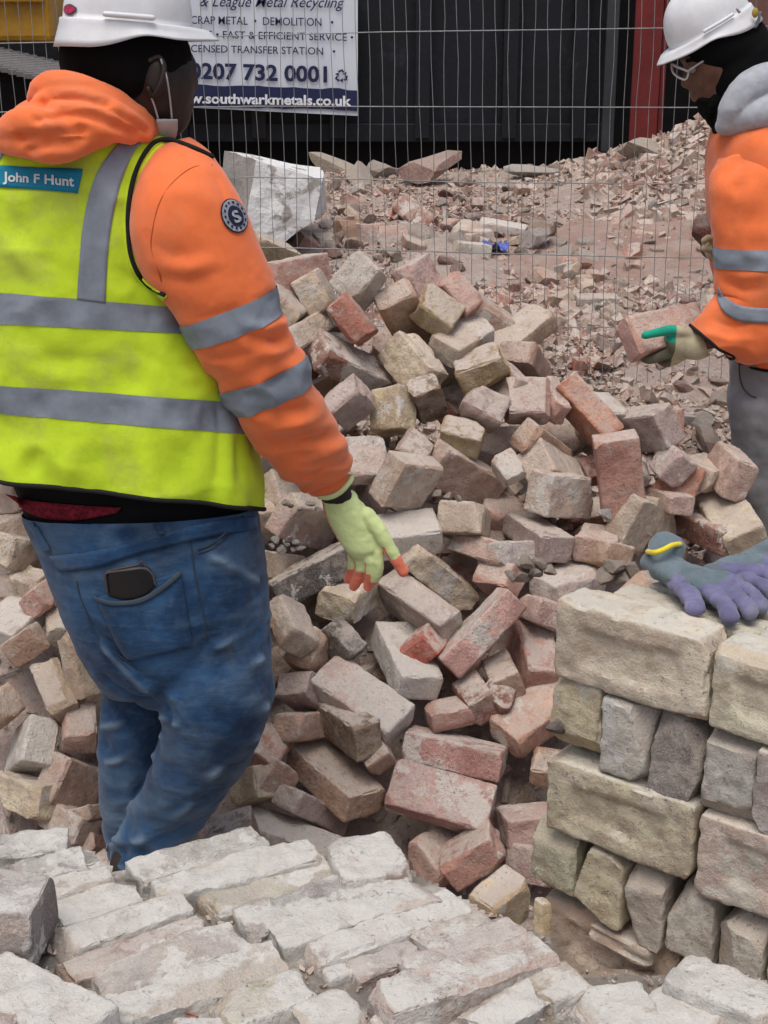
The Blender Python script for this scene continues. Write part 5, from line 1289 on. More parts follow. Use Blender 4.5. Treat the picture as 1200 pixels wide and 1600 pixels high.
    # armhole binding drawn over vest and sleeve
    arm = [(330, 246), (300, 232), (268, 221), (245, 222), (226, 240), (211, 270), (202, 310), (199, 355), (203, 395), (214, 425), (232, 446), (257, 459)]
    cord('armhole_binding', [onto(both, a, b, .0025, 2.33) for a, b in arm], .0040, M_BIND, vest, 8, 5)
    side = [(268, 490), (290, 530), (312, 570), (338, 615), (366, 660), (398, 705)]
    # cloth of the vest between the armhole line and the sleeve
    strip('shoulder_panel', both, [(245, 216), (222, 238), (205, 270), (196, 310), (193, 355), (197, 400), (210, 432), (232, 455), (256, 470)],
          [(262, 219), (236, 236), (214, 272), (204, 312), (201, 355), (205, 394), (216, 424), (236, 446), (262, 462)], M_LIME, vest, 40, 4, .0015, .002, 2.33)
    # shoulder seam of the sleeve
    cord('sleeve_seam', [onto(stt, a, b, -.0004, 2.3) for a, b in ((332, 258), (300, 262), (270, 285), (250, 315), (240, 350), (236, 385), (246, 420), (252, 440))], .0013, simple('seam_orange', (.5, .1, .03)), sl_, 6)
    # vertical brace of tape on the back
    strip('brace_tape', vt, [(205, 210), (178, 232), (152, 270), (138, 310), (129, 360), (124, 410), (121, 468)], [(243, 214), (214, 232), (194, 270), (182, 310), (173, 360), (168, 410), (165, 474)], M_TAPE, vest, 50, 8, .0030, .001, 2.32)
    strip('brace_tape', vt, [(-40, 250), (-50, 330), (-48, 400), (-46, 455)], [(12, 236), (-6, 270), (-8, 380), (-8, 458)], M_TAPE, vest, 30, 6, .0030, .001, 2.32)
    # name patch
    mt = simple('teal_patch', (.012, .20, .33), .7, .2, .05); mw = simple('patch_white', (.62, .68, .68), .8)
    strip('name_patch', vt, [(1, 259), (66, 262), (130, 265)], [(-2, 293), (60, 297), (122, 302)], mt, vest, 20, 6, .0040, .001, 2.32)
    def lettering(s, x0, x1, yb0, yb1, cap, tree, parent, mat, off, bold=.02, squash=1):
        me, p = text_mesh(s, bold); w0, w1 = p[:, 0].min(), p[:, 0].max(); u = (p[:, 0]-w0)/(w1-w0)
        for i, q in enumerate(me.vertices):
            q.co = onto(tree, x0+(x1-x0)*u[i], yb0+(yb1-yb0)*u[i]-p[i, 1]/.70*cap, off, 2.32)
        return link('lettering', me, mat, parent, False)
    lettering('John F Hunt', 6, 117, 284, 291, 15, vt, vest, mw, .0062, .025)
    # sleeve badge
    def disc(name, cx, cy, rx, ry, tilt, mat, off, n=28):
        ct, st_ = math.cos(tilt), math.sin(tilt)
        pts = [(cx+rx*math.cos(a)*ct-ry*math.sin(a)*st_, cy+rx*math.cos(a)*st_+ry*math.sin(a)*ct) for a in np.linspace(0, 2*math.pi, n, endpoint=False)]
        return blob_decal(name, pts, (cx, cy), stt, mat, sl_, off)
    md_ = simple('badge_navy', (.012, .015, .04), .8); mg = simple('badge_grey', (.30, .33, .38), .8, .2, .3, 300)
    disc('badge', 364, 338, 19, 28, -.45, md_, .0030); disc('badge_ring', 364, 338, 17.5, 26, -.45, mg, .0040); disc('badge_centre', 365, 339, 11, 17, -.45, md_, .0050)
    me, p = text_mesh('S', .03); p -= (p.max(0)+p.min(0))/2
    for i, q in enumerate(me.vertices):
        x, y = p[i, 0]*24, -p[i, 1]*26; a = -.45
        q.co = onto(stt, 366+x*math.cos(a)-y*math.sin(a), 340+x*math.sin(a)+y*math.cos(a), .0060, 2.3)
    link('badge_emblem', me, mg, sl_, False)
    for k in range(14):
        a0 = k*2*math.pi/14+.1; pts = []
        for aa, rr_ in ((a0, 13), (a0+.22, 13), (a0+.22, 15.5), (a0, 15.5)):
            x, y = rr_*math.cos(aa), rr_*1.5*math.sin(aa); t = -.45
            pts.append(onto(stt, 364+x*math.cos(t)-y*math.sin(t), 338+x*math.sin(t)+y*math.cos(t), .0052, 2.3))
        link('badge_stitch', mesh('badge_stitch', pts, [(0, 1, 2, 3)]), md_, sl_)

    # hood: three thick rolls of fleece
    hg = [tube([P(54, 152, 2.36), P(76, 134, 2.34), P(125, 138, 2.33), P(180, 163, 2.35), P(222, 190, 2.38), P(238, 210, 2.40)], (.014, .021, .022, .022, .018, .014), 20),
          tube([P(50, 172, 2.33), P(88, 160, 2.315), P(140, 166, 2.31), P(190, 188, 2.33), P(225, 208, 2.37)], (.014, .021, .023, .021, .015), 20),
          tube([P(62, 188, 2.315), P(110, 186, 2.30), P(160, 198, 2.31), P(205, 212, 2.35)], (.015, .019, .019, .014), 20),
          tube([P(14, 205, 2.33), P(40, 192, 2.30), P(78, 200, 2.285), P(115, 214, 2.29), P(150, 214, 2.31)], (.022, .026, .023, .018, .014), 20),
          tube([P(10, 222, 2.335), P(50, 226, 2.30), P(85, 234, 2.29), P(120, 228, 2.30), P(165, 216, 2.325)], (.018, .022, .022, .018, .012), 20),
          ell(P(125, 188, 2.42), (.115, .075, .048)), ell(P(62, 208, 2.385), (.060, .06, .042)), ell(P(165, 195, 2.385), (.075, .05, .035))]
    hood = fuse('hood', hg, .0045, 3, .5); disp(hood, lambda p, n: .0025*folds(p, 12, (.7, 1, 2.4)))
    hp = mco(hood); hn = mno(hood); th_ = bvh(hood); D = np.zeros(len(hp))
    def sg_(p, a, b, wd):
        a, b = np.array(a), np.array(b); d = b-a; t = np.clip(((p-a)@d)/(d@d), 0, 1); return np.exp(-(np.linalg.norm(p-(a+t[:, None]*d), axis=1)/wd)**2)
    for line in ([(66, 160), (100, 152), (150, 160), (200, 185), (232, 205)], [(58, 186), (95, 178), (140, 182), (185, 198), (215, 210)], [(30, 214), (60, 212), (100, 208), (128, 205)], [(75, 146), (120, 146), (170, 158)], [(45, 236), (80, 222), (130, 220)]):
        q_ = [onto(th_, *k, 0, 2.3) for k in line]; D -= .010*np.max([sg_(hp, a, b, .0085) for a, b in zip(q_[:-1], q_[1:])], 0)
    hood.vertices.foreach_set('co', (hp+hn*D[:, None]).ravel()); hood.update()
    link('hood', hood, M_ORANGE, root)

    # jeans
    pel = loft([ring((38, 775), (398, 765), 2.455, .140, -.1, 2.3), ring((42, 806), (401, 806), 2.455, .142, -.05, 2.3), ring((58, 840), (409, 850), 2.455, .150, 0, 2.3), ring((80, 890), (415, 900), 2.455, .160, .02, 2.3), ring((106, 960), (419, 980), 2.455, .165, .04, 2.2), ring((136, 1020), (420, 1040), 2.46, .15, .06, 2.2), ring((160, 1070), (410, 1085), 2.47, .09, .06)], 80, 8)
    rl = loft([ring((205, 900), (417, 925), 2.43, .10), ring((212, 965), (420, 990), 2.42, .110), ring((228, 1030), (423, 1045), 2.40, .108), ring((247, 1085), (427, 1088), 2.385, .100), ring((254, 1125), (414, 1128), 2.385, .094), ring((244, 1175), (392, 1182), 2.40, .085),
               ring((226, 1225), (360, 1230), 2.425, .078), ring((205, 1270), (326, 1276), 2.45, .072), ring((186, 1310), (284, 1318), 2.47, .066), ring((176, 1345), (240, 1352), 2.48, .056), ring((178, 1385), (235, 1388), 2.48, .055)], 64, 8)
    ll = loft([ring((98, 930), (285, 950), 2.51, .095), ring((136, 1020), (300, 1030), 2.52, .095), ring((160, 1078), (290, 1088), 2.52, .088), ring((155, 1140), (272, 1145), 2.52, .08), ring((158, 1210), (252, 1214), 2.53, .074),
               ring((164, 1270), (236, 1274), 2.545, .068), ring((172, 1325), (232, 1328), 2.56, .062), ring((176, 1375), (236, 1378), 2.57, .060)], 64, 8)
    je = fuse('jeans', [pel, rl, ll], .0046, 5)
    P0 = mco(je)
    # creases: seat to crotch, behind the knees, stacked at the ankles
    def seg(p, a, b, wd):
        a, b = np.array(a), np.array(b); d = b-a; t = np.clip(((p-a)@d)/(d@d), 0, 1); r = np.linalg.norm(p-(a+t[:, None]*d), axis=1); return np.exp(-(r/wd)**2)*np.sin(math.pi*np.clip(t*.9+.05, 0, 1))**.5
    tj = bvh(je)
    cre = [((265, 1090), (405, 1030), .011, 1), ((262, 1110), (420, 1075), .010, -1), ((275, 1130), (415, 1105), .010, 1), ((250, 1085), (330, 1000), .014, -.8), ((290, 1075), (400, 990), .012, -.7), ((165, 1110), (255, 1085), .010, -1), ((162, 1135), (262, 1120), .010, 1),
           ((162, 1165), (250, 1140), .010, -1), ((170, 1190), (245, 1180), .009, .8), ((185, 1315), (300, 1255), .010, 1), ((190, 1330), (290, 1290), .010, -1), ((200, 1300), (330, 1235), .011, -.9), ((205, 1265), (340, 1200), .012, .9), ((215, 1235), (350, 1170), .010, -.7), ((235, 1185), (385, 1140), .012, -.8), ((255, 1150), (400, 1150), .010, .9),
           ((130, 960), (230, 1060), .012, -.8), ((330, 870), (400, 910), .009, .7), ((160, 1005), (240, 1085), .010, .8), ((165, 1060), (240, 1100), .010, -1), ((340, 1010), (418, 960), .010, .7), ((350, 1040), (420, 1000), .009, -.8), ((175, 1325), (225, 1310), .009, 1.1), ((178, 1340), (225, 1330), .008, -1.1)]
    D = np.zeros(len(P0))
    for a, b, wd, s in cre:
        wd = wd*.85
        A_, B_ = onto(tj, *a, 0, 2.4), onto(tj, *b, 0, 2.4); D += (seg(P0, A_, B_, wd) if s > 0 else np.exp(np.maximum(-9, -np.sqrt(-np.log(np.maximum(seg(P0, A_, B_, wd), 1e-9))+1e-9)))*(seg(P0, A_, B_, wd) > 1e-4))*s*.019
    ank = np.clip((P0[:, 2]-.35)/-.3, 0, 1)
    D += .0045*folds(P0, 7, (1, 1, 2.2), 4.)*.8+ank*.006*folds(P0, 9, (1, 1, 2.6), 9.)+.0012*fbm(P0*40, 2)
    nn = mno(je); print('jeans creases', D.min(), D.max(), len(D)); je.vertices.foreach_set('co', (P0+nn*D[:, None]).ravel()); je.update()
    # cut away the closed top of the fused trousers
    fa = je.attributes.new('ridge_fade_light', 'FLOAT', 'POINT'); fa.data.foreach_set('value', (np.clip((D-.0015)*120, 0, 1)*.9).astype(np.float32))  # raised folds only: worn dye and painted fold light together
    bm = bmesh.new(); bm.from_mesh(je)
    rg = ring((42, 800), (401, 790), 2.455, .140, -.14, 2.3); a_, b_ = Vector(rg[3:6]), Vector(rg[6:9]); pn = a_.cross(b_).normalized()
    if pn.z < 0: pn = -pn
    bmesh.ops.bisect_plane(bm, geom=bm.verts[:]+bm.edges[:]+bm.faces[:], plane_co=Vector(rg[:3]), plane_no=pn, clear_outer=True)
    rim = [e for e in bm.edges if e.is_boundary]; bmesh.ops.smooth_vert(bm, verts=list({v for e in rim for v in e.verts}), factor=.5, use_axis_x=True, use_axis_y=True, use_axis_z=True)
    bm.to_mesh(je); bm.free()
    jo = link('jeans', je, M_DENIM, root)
    tj = bvh(je)
    # waistband, belt, loops, pocket, phone
    def seam(pts, r=.0014, name='seam', mat=M_THREAD): return cord(name, [onto(tj, a, b, .0008, 2.33) for a, b in pts], r, mat, jo, 6, 4)
    rm = strip('red_mesh_shirt', bvh(bpy.data.objects['black_shirt'].data), [(8, 772), (60, 782), (120, 788), (190, 792)], [(22, 782), (60, 806), (120, 812), (185, 800)], M_REDMESH, root, 24, 5, .004, .001, 2.33)
    strip('waistband', tj, [(80, 868), (140, 862), (200, 850), (260, 832), (330, 815), (398, 806)], [(96, 892), (150, 886), (205, 868), (262, 852), (335, 836), (402, 826)], M_DENIM, jo, 40, 5, .004, .003, 2.32)
    seam([(106, 892), (150, 884), (200, 866), (250, 842), (290, 826)], .0018)
    seam([(290, 826), (298, 850), (305, 900), (318, 960), (322, 1000)], .0014)
    seam([(310, 858), (330, 850), (355, 830), (375, 802)], .0020); seam([(310, 864), (332, 857), (358, 836), (379, 806)], .0012)
    seam([(120, 908), (125, 930), (133, 950), (150, 990), (180, 1020), (215, 1045)], .0012)
    seam([(145, 1000), (185, 1030), (235, 1080)], .0010)
    strip('back_pocket', tj, [(151, 934), (165, 965), (182, 1000), (200, 1030)], [(282, 893), (288, 930), (295, 975), (300, 1008)], M_DENIM, jo, 20, 12, .0035, .003, 2.33)
    strip('pocket_hem', tj, [(149, 930), (185, 938), (230, 928), (282, 890)], [(151, 937), (187, 945), (233, 936), (284, 898)], simple('faded_hem', (.045, .065, .085)), jo, 24, 4, .0065, .002, 2.33)
    strip('phone', tj, [(168, 894), (195, 888), (225, 885), (236, 889)], [(172, 930), (198, 936), (226, 930), (243, 915)], M_BLACKP, root, 14, 8, .0045, .004, 2.33)
    cord('phone_case', [onto(tj, a, b, .0075, 2.33) for a, b in ((170, 924), (167, 898), (180, 892), (205, 889), (226, 888), (238, 896), (243, 912))], .0022, M_CASE, root)
    cord('phone_edge', [onto(tj, a, b, .0055, 2.33) for a, b in ((168, 892), (190, 887), (215, 882), (222, 876), (228, 884))], .0018, M_CASE, root)
    for L_, R_ in (([(229, 792), (238, 815), (250, 836)], [(239, 791), (248, 812), (258, 832)]), ([(46, 808), (58, 835), (74, 862)], [(55, 806), (66, 830), (82, 858)])):
        strip('belt_loop', tj, L_, R_, M_DENIM, jo, 10, 4, .006, .003, 2.32)
    # boots
    for x, Y in ((208, 2.47), (206, 2.57)):
        b = P(x, 1375, Y); z0 = .0
        g = [ell((b.x+.03, Y+.06, .045), (.05, .125, .045)), tube([(b.x, Y, .05), (b.x, Y, .10)], (.036, .028), 20), ell((b.x, Y, .05), (.045, .06, .04))]
        link('boot', fuse('boot', g, .008, 3), M_BOOT, root)

    # glove: palm, four fingers, thumb
    def w(px, py, Y): return np.array(P(px, py, Y))
    palm = loft([ring((502, 776), (545, 752), 2.490, .026), ring((507, 800), (560, 778), 2.49, .027), ring((514, 818), (575, 798), 2.485, .026), ring((528, 842), (588, 826), 2.48, .024), ring((542, 862), (597, 850), 2.475, .021), ring((551, 874), (597, 864), 2.475, .014)], 32, 6)
    fg = [tube([w(585, 848, 2.475), w(591, 872, 2.464), w(590, 894, 2.464), w(585, 907, 2.470)], (.0120, .0112, .0098, .0084), 14),
          tube([w(573, 854, 2.475), w(579, 880, 2.466), w(579, 903, 2.472), w(575, 917, 2.480)], (.0122, .0114, .0100, .0088), 14),
          tube([w(560, 854, 2.48), w(564, 880, 2.476), w(560, 903, 2.484), w(553, 916, 2.492)], (.0120, .0112, .0100, .0088), 14),
          tube([w(548, 846, 2.49), w(551, 870, 2.488), w(549, 893, 2.495), w(543, 906, 2.502)], (.0110, .0102, .0092, .0080), 14),
          tube([w(572, 806, 2.48), w(594, 832, 2.466), w(612, 862, 2.458), w(630, 893, 2.456)], (.017, .0145, .0118, .0102), 16)]
    gl = fuse('glove', [palm]+fg, .0026, 2)
    for m_ in (M_CORAL,): gl.materials.append(M_GLOVEG); gl.materials.append(M_CORAL)
    th0, th1 = Vector(w(600, 845, 2.46)), Vector(w(632, 897, 2.456))
    tips = Vector(w(570, 893, 2.47))
    pd = Vector((-.86, .50, -.12)).normalized()
    for f in gl.polygons:
        c_ = f.center; n_ = f.normal
        t = (c_-th0).dot((th1-th0).normalized())/(th1-th0).length
        on_thumb = (c_-th0-(th1-th0)*max(0, min(1, t))).length < .022 and t > -.2
        cor = n_.dot(pd) > .42
        if on_thumb: cor = t > .50 or (t > .10 and n_.dot(Vector((-.8, .1, -.6))) > .45)
        elif c_.z < tips.z: cor = cor or c_.x < w(579, 890, 2.47)[0] or c_.z < tips.z-.018
        f.material_index = 1 if cor else 0
    link('glove', disp(gl, lambda p, n: .0009*fbm(p*90, 2)+.0011*folds(p, 30, (1, 1, 1.6))), None, root)
    cord('glove_cuff', [w(500, 776, 2.460), w(515, 777, 2.452), w(533, 768, 2.452), w(548, 750, 2.468), w(546, 743, 2.505), w(522, 752, 2.522), w(502, 768, 2.50), w(500, 776, 2.460)], .0052, M_GLOVEG, root, 10, 4)
worker_front()

# ------------------------------------------------------------ the second worker, in profile
def worker_back():
    Y = 3.76
    root = empty('person', (P(1200, 1000, Y).x, Y, .0))
    tag(root, 'worker in profile at the right edge in orange top and grey trousers holding a brick', 'person')
    def w(px, py, y=Y): return np.array(P(px, py, y))
    parts = [ell(w(1122, 88), (.088, .078, .105), Euler((0, -.25, 0))), ell(w(1099, 116), (.042, .058, .080), Euler((0, -.30, 0))), ell(w(1108, 158), (.030, .040, .036)),
             ell(w(1077, 132, Y-.003), (.014, .015, .012)), tube([w(1076, 98), w(1073, 116), w(1070, 130)], (.012, .011, .012), 12), ell(w(1074, 92), (.018, .050, .012)),
             ell(w(1086, 148), (.016, .022, .008)), ell(w(1090, 156), (.015, .022, .008)), ell(w(1092, 126), (.022, .048, .020)),
             tube([w(1130, 140), w(1165, 210), w(1195, 260)], (.058, .060, .08), 22),
             tube([w(1195, 260), w(1210, 420), w(1225, 560), w(1220, 640)], (.11, .12, .115, .11), 26),
             tube([w(1175, 280, Y-.12), w(1200, 400, Y-.14), w(1165, 500, Y-.15), w(1095, 532, Y-.15)], (.055, .045, .038, .028), 18),
             tube([w(1195, 280, Y+.16), w(1190, 350, Y+.14), w(1130, 385, Y+.05), w(1110, 388, Y+.02)], (.055, .045, .036, .028), 18),
             tube([w(1215, 640, Y-.07), w(1215, 850, Y-.07), w(1222, 1010, Y-.05), w(1225, 1060, Y-.04)], (.085, .06, .045, .04), 20),
             tube([w(1225, 640, Y+.09), w(1240, 850, Y+.09), w(1250, 1010, Y+.09), w(1250, 1050, Y+.09)], (.085, .06, .045, .04), 20)]
    body = fuse('body', parts, .0065, 3); link('body', body, M_SKIN2, root)
    bt = bvh(body)
    # eyes, brow
    for dy in (-.034, .034):
        e = gmesh('eye', ell(np.array(P(1079, 108, Y))+np.array([0, dy, 0]), (.011, .011, .009))); link('eye', e, simple('eye_white', (.3, .27, .25), .3), root)
    cord('eyebrow', [np.array(P(a, b, Y))+np.array([0, -.05, 0]) for a, b in ((1068, 95), (1078, 93), (1090, 98))], .005, M_HAIR, root)
    # beard and moustache
    bd = fuse('beard', [ell(w(1108, 166), (.028, .046, .034)), ell(w(1118, 154), (.032, .056, .044)), ell(w(1087, 144), (.013, .030, .006)), ell(w(1098, 156), (.024, .044, .014)), ell(w(1118, 182), (.026, .036, .030))], .005, 3)
    link('beard', disp(bd, lambda p, n: .004*fbm(p*70, 2)), M_HAIR, root)
    # headscarf falling to the shoulder
    hs = fuse('headwear', [ell(w(1130, 70), (.105, .090, .085)), ell(w(1084, 84), (.030, .06, .018)), ell(w(1145, 115), (.070, .082, .115), Euler((0, -.2, 0))), ell(w(1150, 165), (.066, .080, .090)),
                           ell(w(1168, 105), (.060, .078, .12)), ell(w(1140, 190), (.040, .07, .06))], .007, 4)
    link('headwear', disp(hs, lambda p, n: .006*folds(p, 7, (1, 1, 1))), M_BAND, root)
    h, hb, M = helmet(root, P(1108, 42, Y), (-.86, -.06, -.50), (-.48, -.03, .86), .86)
    link('harness_band', gmesh('harness_band', hb, cap=False), M_BAND, h)
    cord('harness_strap', [np.array(P(a, b, Y-.07)) for a, b in ((1150, 15), (1165, 28), (1180, 42), (1188, 20))], .004, simple('harness_grey', (.15, .16, .17), .6), h)
    link('harness_tab', gmesh('harness_tab', ell(P(1180, 20, Y-.08), (.008, .008, .012))), simple('harness_yellow', (.35, .25, .05)), h)
    # safety glasses
    gr = empty('safety_glasses', P(1080, 110, Y)); tag(gr, 'clear wraparound safety glasses worn by the worker at the right edge', 'glasses')
    # worn on the face and lifted off with a hand, so a thing of its own
    fy = Y-.055
    cord('temple_arm', [P(1074, 112, fy-.002), P(1090, 101, fy-.006), P(1104, 92, fy-.010), P(1116, 84, fy-.012)], .0028, M_CLEAR, gr)
    cord('temple_arm', [P(1074, 112, Y+.055), P(1116, 84, Y+.066)], .0028, M_CLEAR, gr)
    cord('brow_bar', [P(1114-38, 112, fy), P(1062, 106, fy+.01), P(1052, 101, Y-.02), P(1050, 101, Y+.02), P(1062, 106, Y+.045)], .0030, M_CLEAR, gr)
    cord('lens_rim', [P(1076, 113, fy), P(1072, 124, fy+.004), P(1062, 122, fy+.014), P(1052, 114, Y-.025), P(1049, 104, Y-.018)], .0026, M_CLEAR, gr)
    ln = [P(1076, 112, fy), P(1062, 106, fy+.01), P(1051, 101, Y-.02), P(1053, 114, Y-.022), P(1063, 122, fy+.014), P(1072, 124, fy+.004)]
    lo = link('lens', mesh('lens', ln, [tuple(range(6))], False), M_LENS, gr); md = lo.modifiers.new('t', 'SOLIDIFY'); md.thickness = .002
    # grey hood at the neck
    hd = fuse('hood', [tube([w(1136, 192, Y-.10), w(1150, 160, Y-.11), w(1178, 132, Y-.10), w(1215, 122, Y-.06)], (.026, .034, .038, .04), 18), tube([w(1134, 196, Y-.08), w(1170, 185, Y-.12), w(1220, 172, Y-.12)], (.024, .034, .045), 18),
                       tube([w(1136, 192, Y+.10), w(1165, 150, Y+.10), w(1215, 130, Y+.06)], (.024, .03, .04), 18), ell(w(1215, 160), (.12, .13, .07)), ell(w(1175, 180), (.08, .12, .04))], .0065, 3)
    link('hood', disp(hd, lambda p, n: .005*folds(p, 8, (1, 1, 1.5))), M_GREYF, root)
    # orange top
    T = loft([ring((1128, 190), (1262, 185), Y, .13, 0, 2.2), ring((1114, 225), (1285, 220), Y, .19, 0, 2.3), ring((1109, 290), (1300, 280), Y, .205, 0, 2.3), ring((1112, 380), (1305, 380), Y, .195, 0, 2.3), ring((1125, 470), (1302, 470), Y, .175, 0, 2.3), ring((1143, 540), (1300, 545), Y, .165, 0, 2.3), ring((1145, 560), (1302, 566), Y, .168, 0, 2.3)], 96, 10)
    NT = gnorm(T); ct = T.mean(1, keepdims=True); NT *= np.sign(((T-ct)*NT).sum(2).mean())
    T = T+NT*(.006*fbm(T*6+5, 3)+.006*(1-np.abs(fbm(T*np.array([10, 10, 9])+2, 2))*3))[..., None]
    to = link('hi_vis_top', gmesh('hi_vis_top', T), M_ORANGE, root)
    link('reflective_band', gmesh('reflective_band', (T+NT*.003)[30:33], cap=False), M_TAPE, to)
    hem = [tuple(T[-1, i]) for i in range(0, 96, 3)]; hem.append(hem[0]); cord('hem_binding', hem, .0045, M_BIND, to, 8, 2)
    # loose near sleeve, elbow outside the frame, forearm coming back in
    SR = [ring((1120, 250), (1225, 215), Y-.10, .05), ring((1112, 300), (1262, 290), Y-.14, .085), ring((1120, 386), (1275, 380), Y-.155, .088), ring((1122, 417), (1278, 412), Y-.158, .088), ring((1122, 452), (1300, 452), Y-.158, .088), ring((1128, 456), (1290, 532), Y-.16, .083, YL=Y-.16, YR=Y-.16),
          ring((1114, 474), (1235, 560), Y-.16, .078), ring((1098, 494), (1175, 566), Y-.16, .070), ring((1083, 512), (1146, 558), Y-.16, .058)]
    pr = 9; A = loft(SR, 90, pr); NA = gnorm(A); ca = A.mean(1, keepdims=True); NA *= np.sign(((A-ca)*NA).sum(2).mean())
    A = A+NA*(.006*fbm(A*7+1, 3)+.007*(1-np.abs(fbm(A*np.array([9, 9, 14])+4, 2))*3))[..., None]
    t0 = bvh(gmesh('t', A)); A = A+NA*crease(A.reshape(-1, 3), None, t0, [([(1128, 440), (1160, 455), (1198, 450)], .010, -.012), ([(1130, 425), (1165, 432), (1198, 428)], .012, .008), ([(1112, 500), (1145, 510), (1185, 500)], .009, -.009), ([(1105, 520), (1140, 530), (1180, 530)], .010, .007), ([(1130, 340), (1150, 300), (1160, 250)], .012, -.008), ([(1150, 370), (1170, 320), (1175, 270)], .014, .008), ([(1122, 375), (1150, 345)], .009, -.009)], Y-.2).reshape(A.shape[:2])[..., None]
    so_ = link('sleeve', gmesh('sleeve', A), M_ORANGE, root)
    link('reflective_band', gmesh('reflective_band', (A+NA*.003)[2*pr:3*pr+1], cap=False), M_TAPE, so_)
    strip('reflective_band', bvh(so_.data, to.data), [(1124, 447), (1134, 464), (1160, 478), (1205, 481)], [(1122, 468), (1132, 488), (1158, 502), (1205, 505)], M_TAPE, so_, 24, 6, .004, .001, Y-.22)
    cu = [tuple(A[-1, i]) for i in range(0, 90, 3)]; cu.append(cu[0]); cord('cuff_binding', cu, .0045, M_BIND, so_, 8, 2)
    far = tube([w(1200, 260, Y+.14), w(1200, 340, Y+.15), w(1155, 380, Y+.07), w(1128, 386, Y+.03)], (.08, .07, .055, .045), 24)
    link('sleeve', fuse('sleeve', [far], .009, 3), M_ORANGE, root)
    # trousers
    def leg(name, rg): 
        return loft(rg, 60, 8)
    tr = fuse('trousers', [loft([ring((1147, 545), (1300, 548), Y, .155, 0, 2.3), ring((1143, 620), (1308, 625), Y, .165, 0, 2.3), ring((1148, 690), (1308, 700), Y, .15, 0, 2.2)], 60, 8),
                           leg('l', [ring((1145, 620), (1290, 630), Y-.07, .10), ring((1152, 720), (1295, 730), Y-.07, .095), ring((1164, 820), (1290, 830), Y-.07, .085), ring((1176, 900), (1285, 905), Y-.07, .075), ring((1186, 1030), (1270, 1035), Y-.06, .062)]),
                           leg('r', [ring((1165, 620), (1310, 630), Y+.08, .10), ring((1180, 750), (1310, 760), Y+.08, .09), ring((1200, 900), (1310, 905), Y+.08, .075), ring((1210, 1030), (1295, 1035), Y+.08, .062)])], .009, 4)
    disp(tr, lambda p, n: .009*folds(p, 6, (1, 1, 1.2), 7.)+.004*folds(p, 15, (1, 1, 1.8))+.0015*fbm(p*30, 2)); link('trousers', tr, M_GREYT, root)
    tt = bvh(tr)
    cord('pocket_seam', [onto(tt, a, b, .002, Y-.15) for a, b in ((1156, 570), (1157, 590), (1162, 606), (1172, 618), (1182, 622))], .0018, simple('pocket_seam_grey', (.07, .072, .08)), root)  # thin grey cord along the pocket seam
    for dy, x in ((-.06, 1228), (.08, 1250)):
        b = P(x, 1040, Y+dy)
        link('boot', fuse('boot', [ell((b.x-.05, Y+dy, .045), (.13, .05, .045)), tube([(b.x, Y+dy, .05), (b.x, Y+dy, .15)], (.05, .05), 20)], .009, 3), M_BOOT, root)
    # gloved hand under the brick
    g = 3.60
    pl = loft([ring((1092, 516), (1108, 556), g, .030), ring((1075, 514), (1092, 562), g, .034), ring((1050, 513), (1066, 560), g-.005, .034), ring((1036, 515), (1046, 552), g-.005, .028)], 28, 5)
    fg = [tube([w(1075, 524, 3.590), w(1052, 516, 3.572), w(1030, 519, 3.562), w(1008, 524, 3.566)], (.018, .0145, .0120, .0105), 14),
          tube([w(1062, 545, 3.60), w(1036, 556, 3.60), w(1014, 562, 3.615), w(1003, 558, 3.64)], (.016, .0135, .012, .0105), 14),
          tube([w(1072, 550, 3.60), w(1054, 563, 3.61), w(1040, 567, 3.63), w(1030, 562, 3.655)], (.016, .013, .0115, .010), 14),
          tube([w(1060, 545, 3.62), w(1034, 552, 3.63), w(1016, 556, 3.65), w(1008, 552, 3.665)], (.012, .011, .0105, .0095), 14),
          tube([w(1072, 552, 3.62), w(1056, 560, 3.65), w(1046, 558, 3.67)], (.011, .010, .009), 14)]
    gl = fuse('glove', [pl]+fg, .0032, 2); gl.materials.append(M_CREAM); gl.materials.append(M_TEAL); gl.materials.append(simple('stained_latex', (.13, .125, .085), .8))
    for f in gl.polygons:
        c_ = f.center; 
        u = w(1046, 520, 3.57)
        if c_.x < w(1056, 520, 3.57)[0] and c_.z > w(1030, 534, 3.57)[2] and c_.y < 3.60: f.material_index = 1
        elif c_.x < w(1050, 550, 3.6)[0]: f.material_index = 2
    link('glove', gl, None, root)
    link('glove', fuse('glove', [ell(w(1118, 388, Y), (.03, .03, .035)), tube([w(1118, 380, Y-.02), w(1108, 372, Y-.03), w(1100, 376, Y-.035)], (.011, .010, .009), 12), tube([w(1118, 392, Y-.02), w(1106, 390, Y-.03), w(1100, 388, Y-.035)], (.011, .010, .009), 12)], .004, 2), M_CREAM, root)
    m2 = brick_mesh('held_brick', (.215, .102, .065), 4001, cell=.01); o = link('held_brick', m2, M_BRICK); o.location = P(1125, 378, Y+.06); o.rotation_euler = (.3, .55, .9); paint(o, 'red'); o.color = (.16, .055, .045, .1)
    o.location = P(1128, 380, Y+.10)
    tag(o, 'dark red brick carried in the far hand, showing beside the orange chest', 'brick')
worker_back()

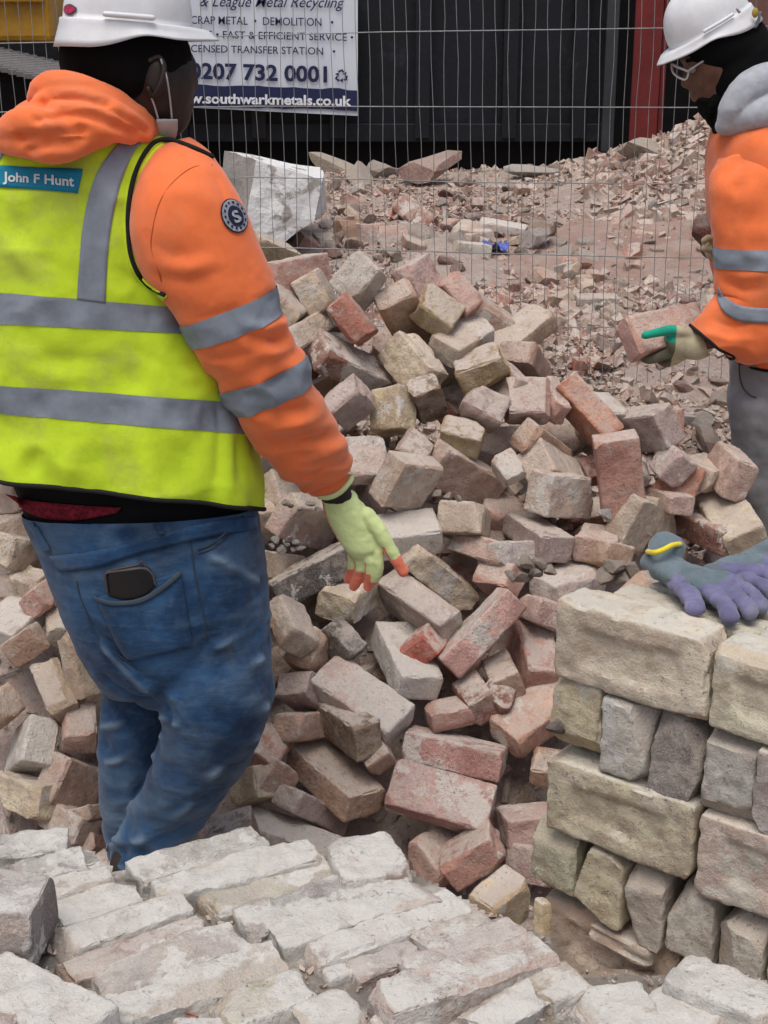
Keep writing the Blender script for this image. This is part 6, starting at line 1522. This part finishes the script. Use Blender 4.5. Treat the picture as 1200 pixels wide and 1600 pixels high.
# ------------------------------------------------------------ gloves on the yellow stack
def loose_gloves():
    z = ZS+.012
    def q(px, py, h=0.): 
        p = PZ(px, py, z+h); return np.array(p)
    def glove(lab, fingers, palm, cuff, yel):
        parts = [tube([q(a[0], a[1], a[2]-.003) for a in pts], [k*.86 for k in r], 14, flat=.68, flatdir=(0, 0, 1)) for pts, r in fingers]+[tube([q(*a) for a in palm[0]], palm[1], 18, flat=.45, flatdir=(0, 0, 1)), tube([q(*a) for a in cuff[0]], cuff[1], 18, flat=.7, flatdir=(0, 0, 1))]
        me = fuse('glove', parts, .0028, 2)
        disp(me, lambda p, n: .0045*folds(p, 20, (1, 1, 1))+.0016*folds(p, 55)+.0005*fbm(p*160, 2))
        me.materials.append(M_KNITB); me.materials.append(M_LAV)
        segs = [(np.array(q(*pts[0])), [q(*a) for a in pts[1:]]) for pts, r in fingers]
        for f in me.polygons:
            c = np.array(f.center); best = 9
            for s, ps in segs:
                for p in [s*.35+ps[0]*.65]+ps+[(a+b)/2 for a, b in zip(ps[:-1], ps[1:])]: best = min(best, np.linalg.norm(c-p))
            f.material_index = 1 if best+.006*float(fbm(c*60, 2)) < .0155 else 0
        o = link('loose_glove', me); tag(o, lab, 'glove')
        if yel:
            r = empty('x', (0, 0, 0)); bpy.data.objects.remove(r)
            G = tube([q(*a) for a in yel], [.0036]*len(yel), 10, 5); o2 = link('yellow_cuff', gmesh('yellow_cuff', G), M_YEL); o2.parent = o
        return o
    glove('grey blue work glove with lavender fingers and a yellow cuff on the yellow stack',
          [([(1050, 905, .004), (1062, 918, .004), (1078, 932, .004), (1086, 950, 0)], (.013, .0125, .0118, .011)),
           ([(1098, 915, .006), (1118, 930, .006), (1135, 948, .004), (1140, 962, .0)], (.0135, .0125, .012, .011)),
           ([(1122, 912, .008), (1145, 928, .008), (1160, 942, .004), (1170, 956, 0)], (.013, .012, .0115, .0105)),
           ([(1135, 905, .01), (1160, 918, .01), (1178, 930, .006), (1188, 946, 0)], (.0125, .0115, .011, .010))],
          ([(1030, 880, .012), (1060, 895, .010), (1100, 908, .008), (1130, 912, .008)], (.022, .026, .028, .022)),
          ([(1040, 858, .026), (1034, 872, .018), (1036, 886, .010)], (.024, .023, .020)),
          [(1012, 862, .030), (1024, 863, .038), (1038, 858, .042), (1050, 852, .044), (1062, 850, .040)])
    glove('work glove without visible cuff lying partly under the yellow cuffed one',
          [([(1128, 888, .012), (1150, 890, .014), (1172, 892, .014), (1188, 896, .012)], (.0125, .012, .0115, .0105)),
           ([(1165, 905, .006), (1182, 912, .006), (1205, 922, .004), (1215, 930, 0)], (.013, .0125, .0115, .0105)),
           ([(1180, 890, .010), (1200, 900, .008), (1220, 915, .004)], (.013, .0125, .0115)),
           ([(1195, 876, .012), (1215, 884, .010), (1235, 895, .006)], (.013, .012, .011))],
          ([(1120, 896, .006), (1165, 885, .006), (1210, 868, .008)], (.018, .026, .028)), ([(1210, 868, .01), (1250, 850, .01)], (.026, .028)), None)
loose_gloves()
